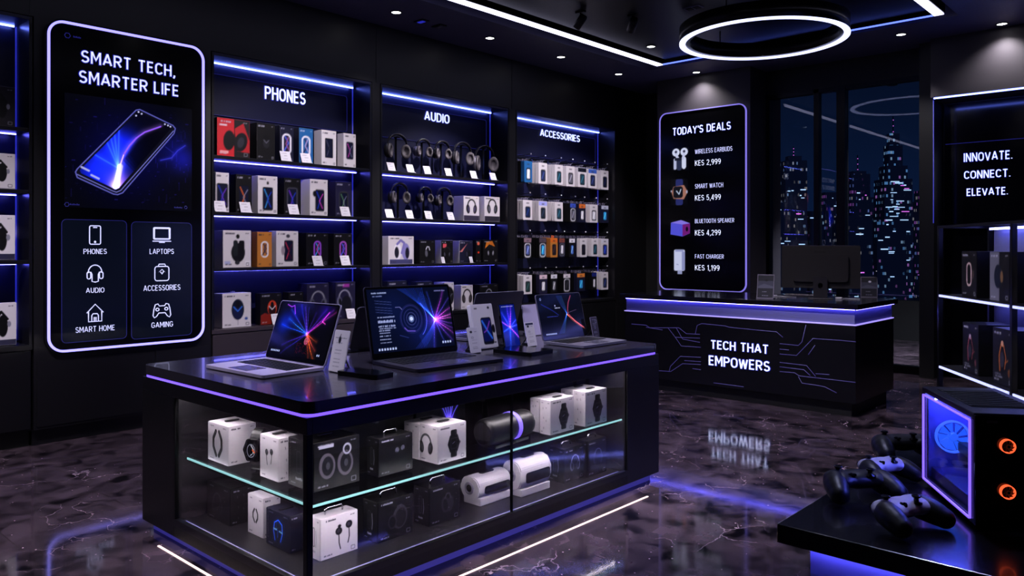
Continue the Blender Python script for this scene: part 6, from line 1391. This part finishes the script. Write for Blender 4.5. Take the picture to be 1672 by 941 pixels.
def tower(label, px0, px1, pytop, dist, i, dens, hue, tiers=(), mast=None, lit=0):
    TW.append((px0, px1, dist)); xc = (px0+px1)/2; p = ony(xc, pytop, dist); d = p.x*DX+p.y*DY; w_ = (px1-px0)/F*d
    t = thing('tower_block', label, 'building', (p.x, p.y, GZC), TH, 'towers of the night skyline')
    tm = tower_mat(i, w_/16, 3.2*d/400, dens*.55, hue); top = p.z-GZC
    box('shaft', tm, t, -w_/2, w_/2, 0, w_*.8, 0, top)
    for k, (fr, py1) in enumerate(tiers):
        z1 = ony(xc, py1, dist).z-GZC; box('tier', tm, t, -w_*fr/2, w_*fr/2, w_*.4-w_*fr*.4, w_*.4+w_*fr*.4, top, z1); top = z1
    if mast:
        zm = ony(xc, mast, dist).z-GZC; b = bmn(); tube(b, [(0, w_*.4, top), (0, w_*.4, zm)], d*.0006, 5); m_o = obj('mast', b, METB, t)
        for k in range(3):
            zz = top+(zm-top)*(k*1.4+.4)/4.2; box('beacon', LITP, m_o, -d*.0004, d*.0004, w_*.4-d*.0012, w_*.4-d*.0004, zz, zz+d*.0008)
    rnd = random.Random(i*17)
    for k in range(lit):
        zz = (p.z-GZC)-rnd.uniform(.02, .98)*min(p.z-GZC, d*.13); x = rnd.uniform(-.46, .25)*w_; ln = rnd.uniform(.05, .3)*w_
        box('lit_window', LIT if rnd.random() < .85 else LITP, t, x, min(x+ln, w_*.48), -d*.0004, 0, zz, zz+d*.0011*rnd.uniform(.6, 1.2))
    return t
tower('tallest tower of the skyline with stepped crown and mast behind the window', 1444, 1490, 292, 480, 1, .34, HC, ((.75, 270), (.5, 236), (.34, 216)), 187, 46)
tower('dark tower with a short mast behind the first window pane', 1283, 1318, 262, 340, 2, .16, HW, ((.6, 254),), 238, 12)
tower('slim tower with violet beacons in the middle of the skyline', 1390, 1421, 284, 420, 3, .22, HP, ((.7, 279),), 252, 12)
tower('low block glowing violet beside the window mullion', 1347, 1368, 314, 450, 4, .2, HP, (), None, 8)
tower('narrow block between the slim tower and the tallest tower', 1421, 1444, 322, 520, 5, .22, HC, (), None, 6)
tower('block at the foot of the tallest tower beside the window frame', 1490, 1512, 330, 500, 6, .25, HP, (), None, 8)
tower('squat pale lit block below the dark mast tower', 1268, 1300, 330, 260, 7, .11, HW, (), None, 8)
tower('dim block left of the violet low block', 1318, 1345, 345, 380, 8, .11, HC, (), None, 6)
tower('wide low block in front of the slim tower', 1375, 1425, 352, 300, 9, .11, HW, (), None, 10)
tower('wide low block before the foot of the tallest tower', 1432, 1480, 362, 320, 10, .11, HC, (), None, 10)
for i, (a, c, y) in enumerate(((1225, 1268, 300), (1512, 1560, 310), (1560, 1600, 285))):
    tower('%s skyline block hidden mostly by the wall beside the window' % WORDS[i], a, c, y, 420+i*70, 11+i, .22, HP)
b = bmn(); rnd = random.Random(21)
for k in range(1500):
    dist = rnd.uniform(230, 900); px = rnd.uniform(1150, 1640); p = ony(px, HY, dist)
    if any(a_-14 < px < c_+14 and dd_-45 < dist < dd_+75 for a_, c_, dd_ in TW): continue
    d = p.x*DX+p.y*DY; s = d*.00038*rnd.choice((.6, .8, 1, 1.2, 1.6))
    z = GZC+rnd.expovariate(1/14.) if rnd.random() < .6 else GZC+rnd.uniform(0, 40)
    lw = s*(1 if rnd.random() < .8 else rnd.uniform(1.5, 2.6)); mi = rnd.choice((0, 0, 1, 1, 2, 3))
    bx(b, p.x-lw, p.x+lw, p.y-s, p.y+s, z, z+s*1.6, mi)
ld = lambda n, c, s: mat(n, (.2, .2, .2), .5, emit=c, es=s)
o = obj('city_lights', b, [ld('dot_blue', (.15, .5, 1.), .9), ld('dot_white', (.9, .85, .8), .7), ld('dot_violet', (.7, .2, .9), .7), ld('dot_amber', (1., .5, .2), .6)])
tag(o, 'countless street and house lights of the city below the skyline', 'city lights', kind='stuff')
for i, (x0, y0, x1, y1, s) in enumerate(((1425, 432, 1500, 440, 'bright blue lit avenue in the city below the window'), (1440, 452, 1495, 447, 'second blue lit street nearer in the city below the window'))):
    p, q = onz(x0, y0+16, GZC), onz(x1, y1+16, GZC); t = thing('lit_street', s, 'street', p)
    b = bmn(); v = q-p; dd = max(1., abs(p.x*DX+p.y*DY))
    for k in range(22):
        c = v*(k/21.)+Vector((rnd.uniform(-6, 6), rnd.uniform(-20, 20), 0)); r_ = dd*.0011*rnd.uniform(.6, 1.5)
        bx(b, c.x-r_*1.8, c.x+r_*1.8, c.y-r_, c.y+r_, 3, 3+r_*1.3)
    obj('lamp_row', b, MATS['dot_blue'], t)
    box('roadway', mat('asphalt_blue', (.05, .07, .12), .6), t, min(0, v.x), max(0, v.x), -8, 8, 0, .5)

fill_sun = bpy.data.lights.new('skyline_fill', 'SUN'); fill_sun.energy = .35; fill_sun.color = (.35, .5, 1.); fill_sun.angle = .05  # fill light added to lift the tower fronts, no moon behind it
mo_ = bpy.data.objects.new('skyline_fill', fill_sun); C.objects.link(mo_); mo_.location = (20, -20, 60); mo_.rotation_euler = Vector((-.35, 1, -.55)).to_track_quat('-Z', 'Y').to_euler()

tl = thing('added_terrace_lamp', 'added black wall lamp above the window outside, brightening the terrace', 'lamp', (-3.0, 9.93, 3.5))
box('bracket', METB, tl, -.04, .04, -.01, .06, -.06, .06); b = bmn(); lathe(b, [(.05, .0), (.06, -.10), (.05, -.10)], 16, 0, Matrix.Translation((0, .11, 0))); obj('hood', b, METB, tl)
spot(tl, (0, .11, -.12), (-3.2, 10.9, 0), 1100, 84, .8)  # whole lamp added only to light the terrace floor

# ================================================================== CAMERA AND VIEW
cam = bpy.data.cameras.new('camera'); co = bpy.data.objects.new('camera', cam); C.objects.link(co)
co.location = (0, 0, EYE); co.rotation_euler = (PI/2, 0, TH)
cam.sensor_fit = 'HORIZONTAL'; cam.sensor_width = 36; cam.lens = F/1672*36
cam.shift_x = 0; cam.shift_y = -(470.5-HY)/1672; cam.clip_start = .05; cam.clip_end = 3000
SC.camera = co
w = bpy.data.worlds.new('night'); SC.world = w; w.use_nodes = True
nt = w.node_tree; bg = nt.nodes['Background']
tc = nt.nodes.new('ShaderNodeTexCoord'); sp = nt.nodes.new('ShaderNodeSeparateXYZ'); cr = nt.nodes.new('ShaderNodeValToRGB')
nt.links.new(tc.outputs['Generated'], sp.inputs[0]); nt.links.new(sp.outputs['Z'], cr.inputs['Fac']); nt.links.new(cr.outputs['Color'], bg.inputs['Color'])
cr.color_ramp.elements[0].color = (*lin((.05, .11, .22)), 1); cr.color_ramp.elements[0].position = 0.0
cr.color_ramp.elements[1].color = (*lin((.015, .03, .075)), 1); cr.color_ramp.elements[1].position = .28
bg.inputs['Strength'].default_value = 1.0
SC.view_settings.view_transform = 'Standard'; SC.view_settings.look = 'None'; SC.view_settings.exposure = 0; SC.view_settings.gamma = 1
SC.view_settings.use_curve_mapping = False
SC.cycles.use_denoising = True
SC.cycles.max_bounces = 8; SC.cycles.transparent_max_bounces = 16; SC.cycles.sample_clamp_indirect = 6
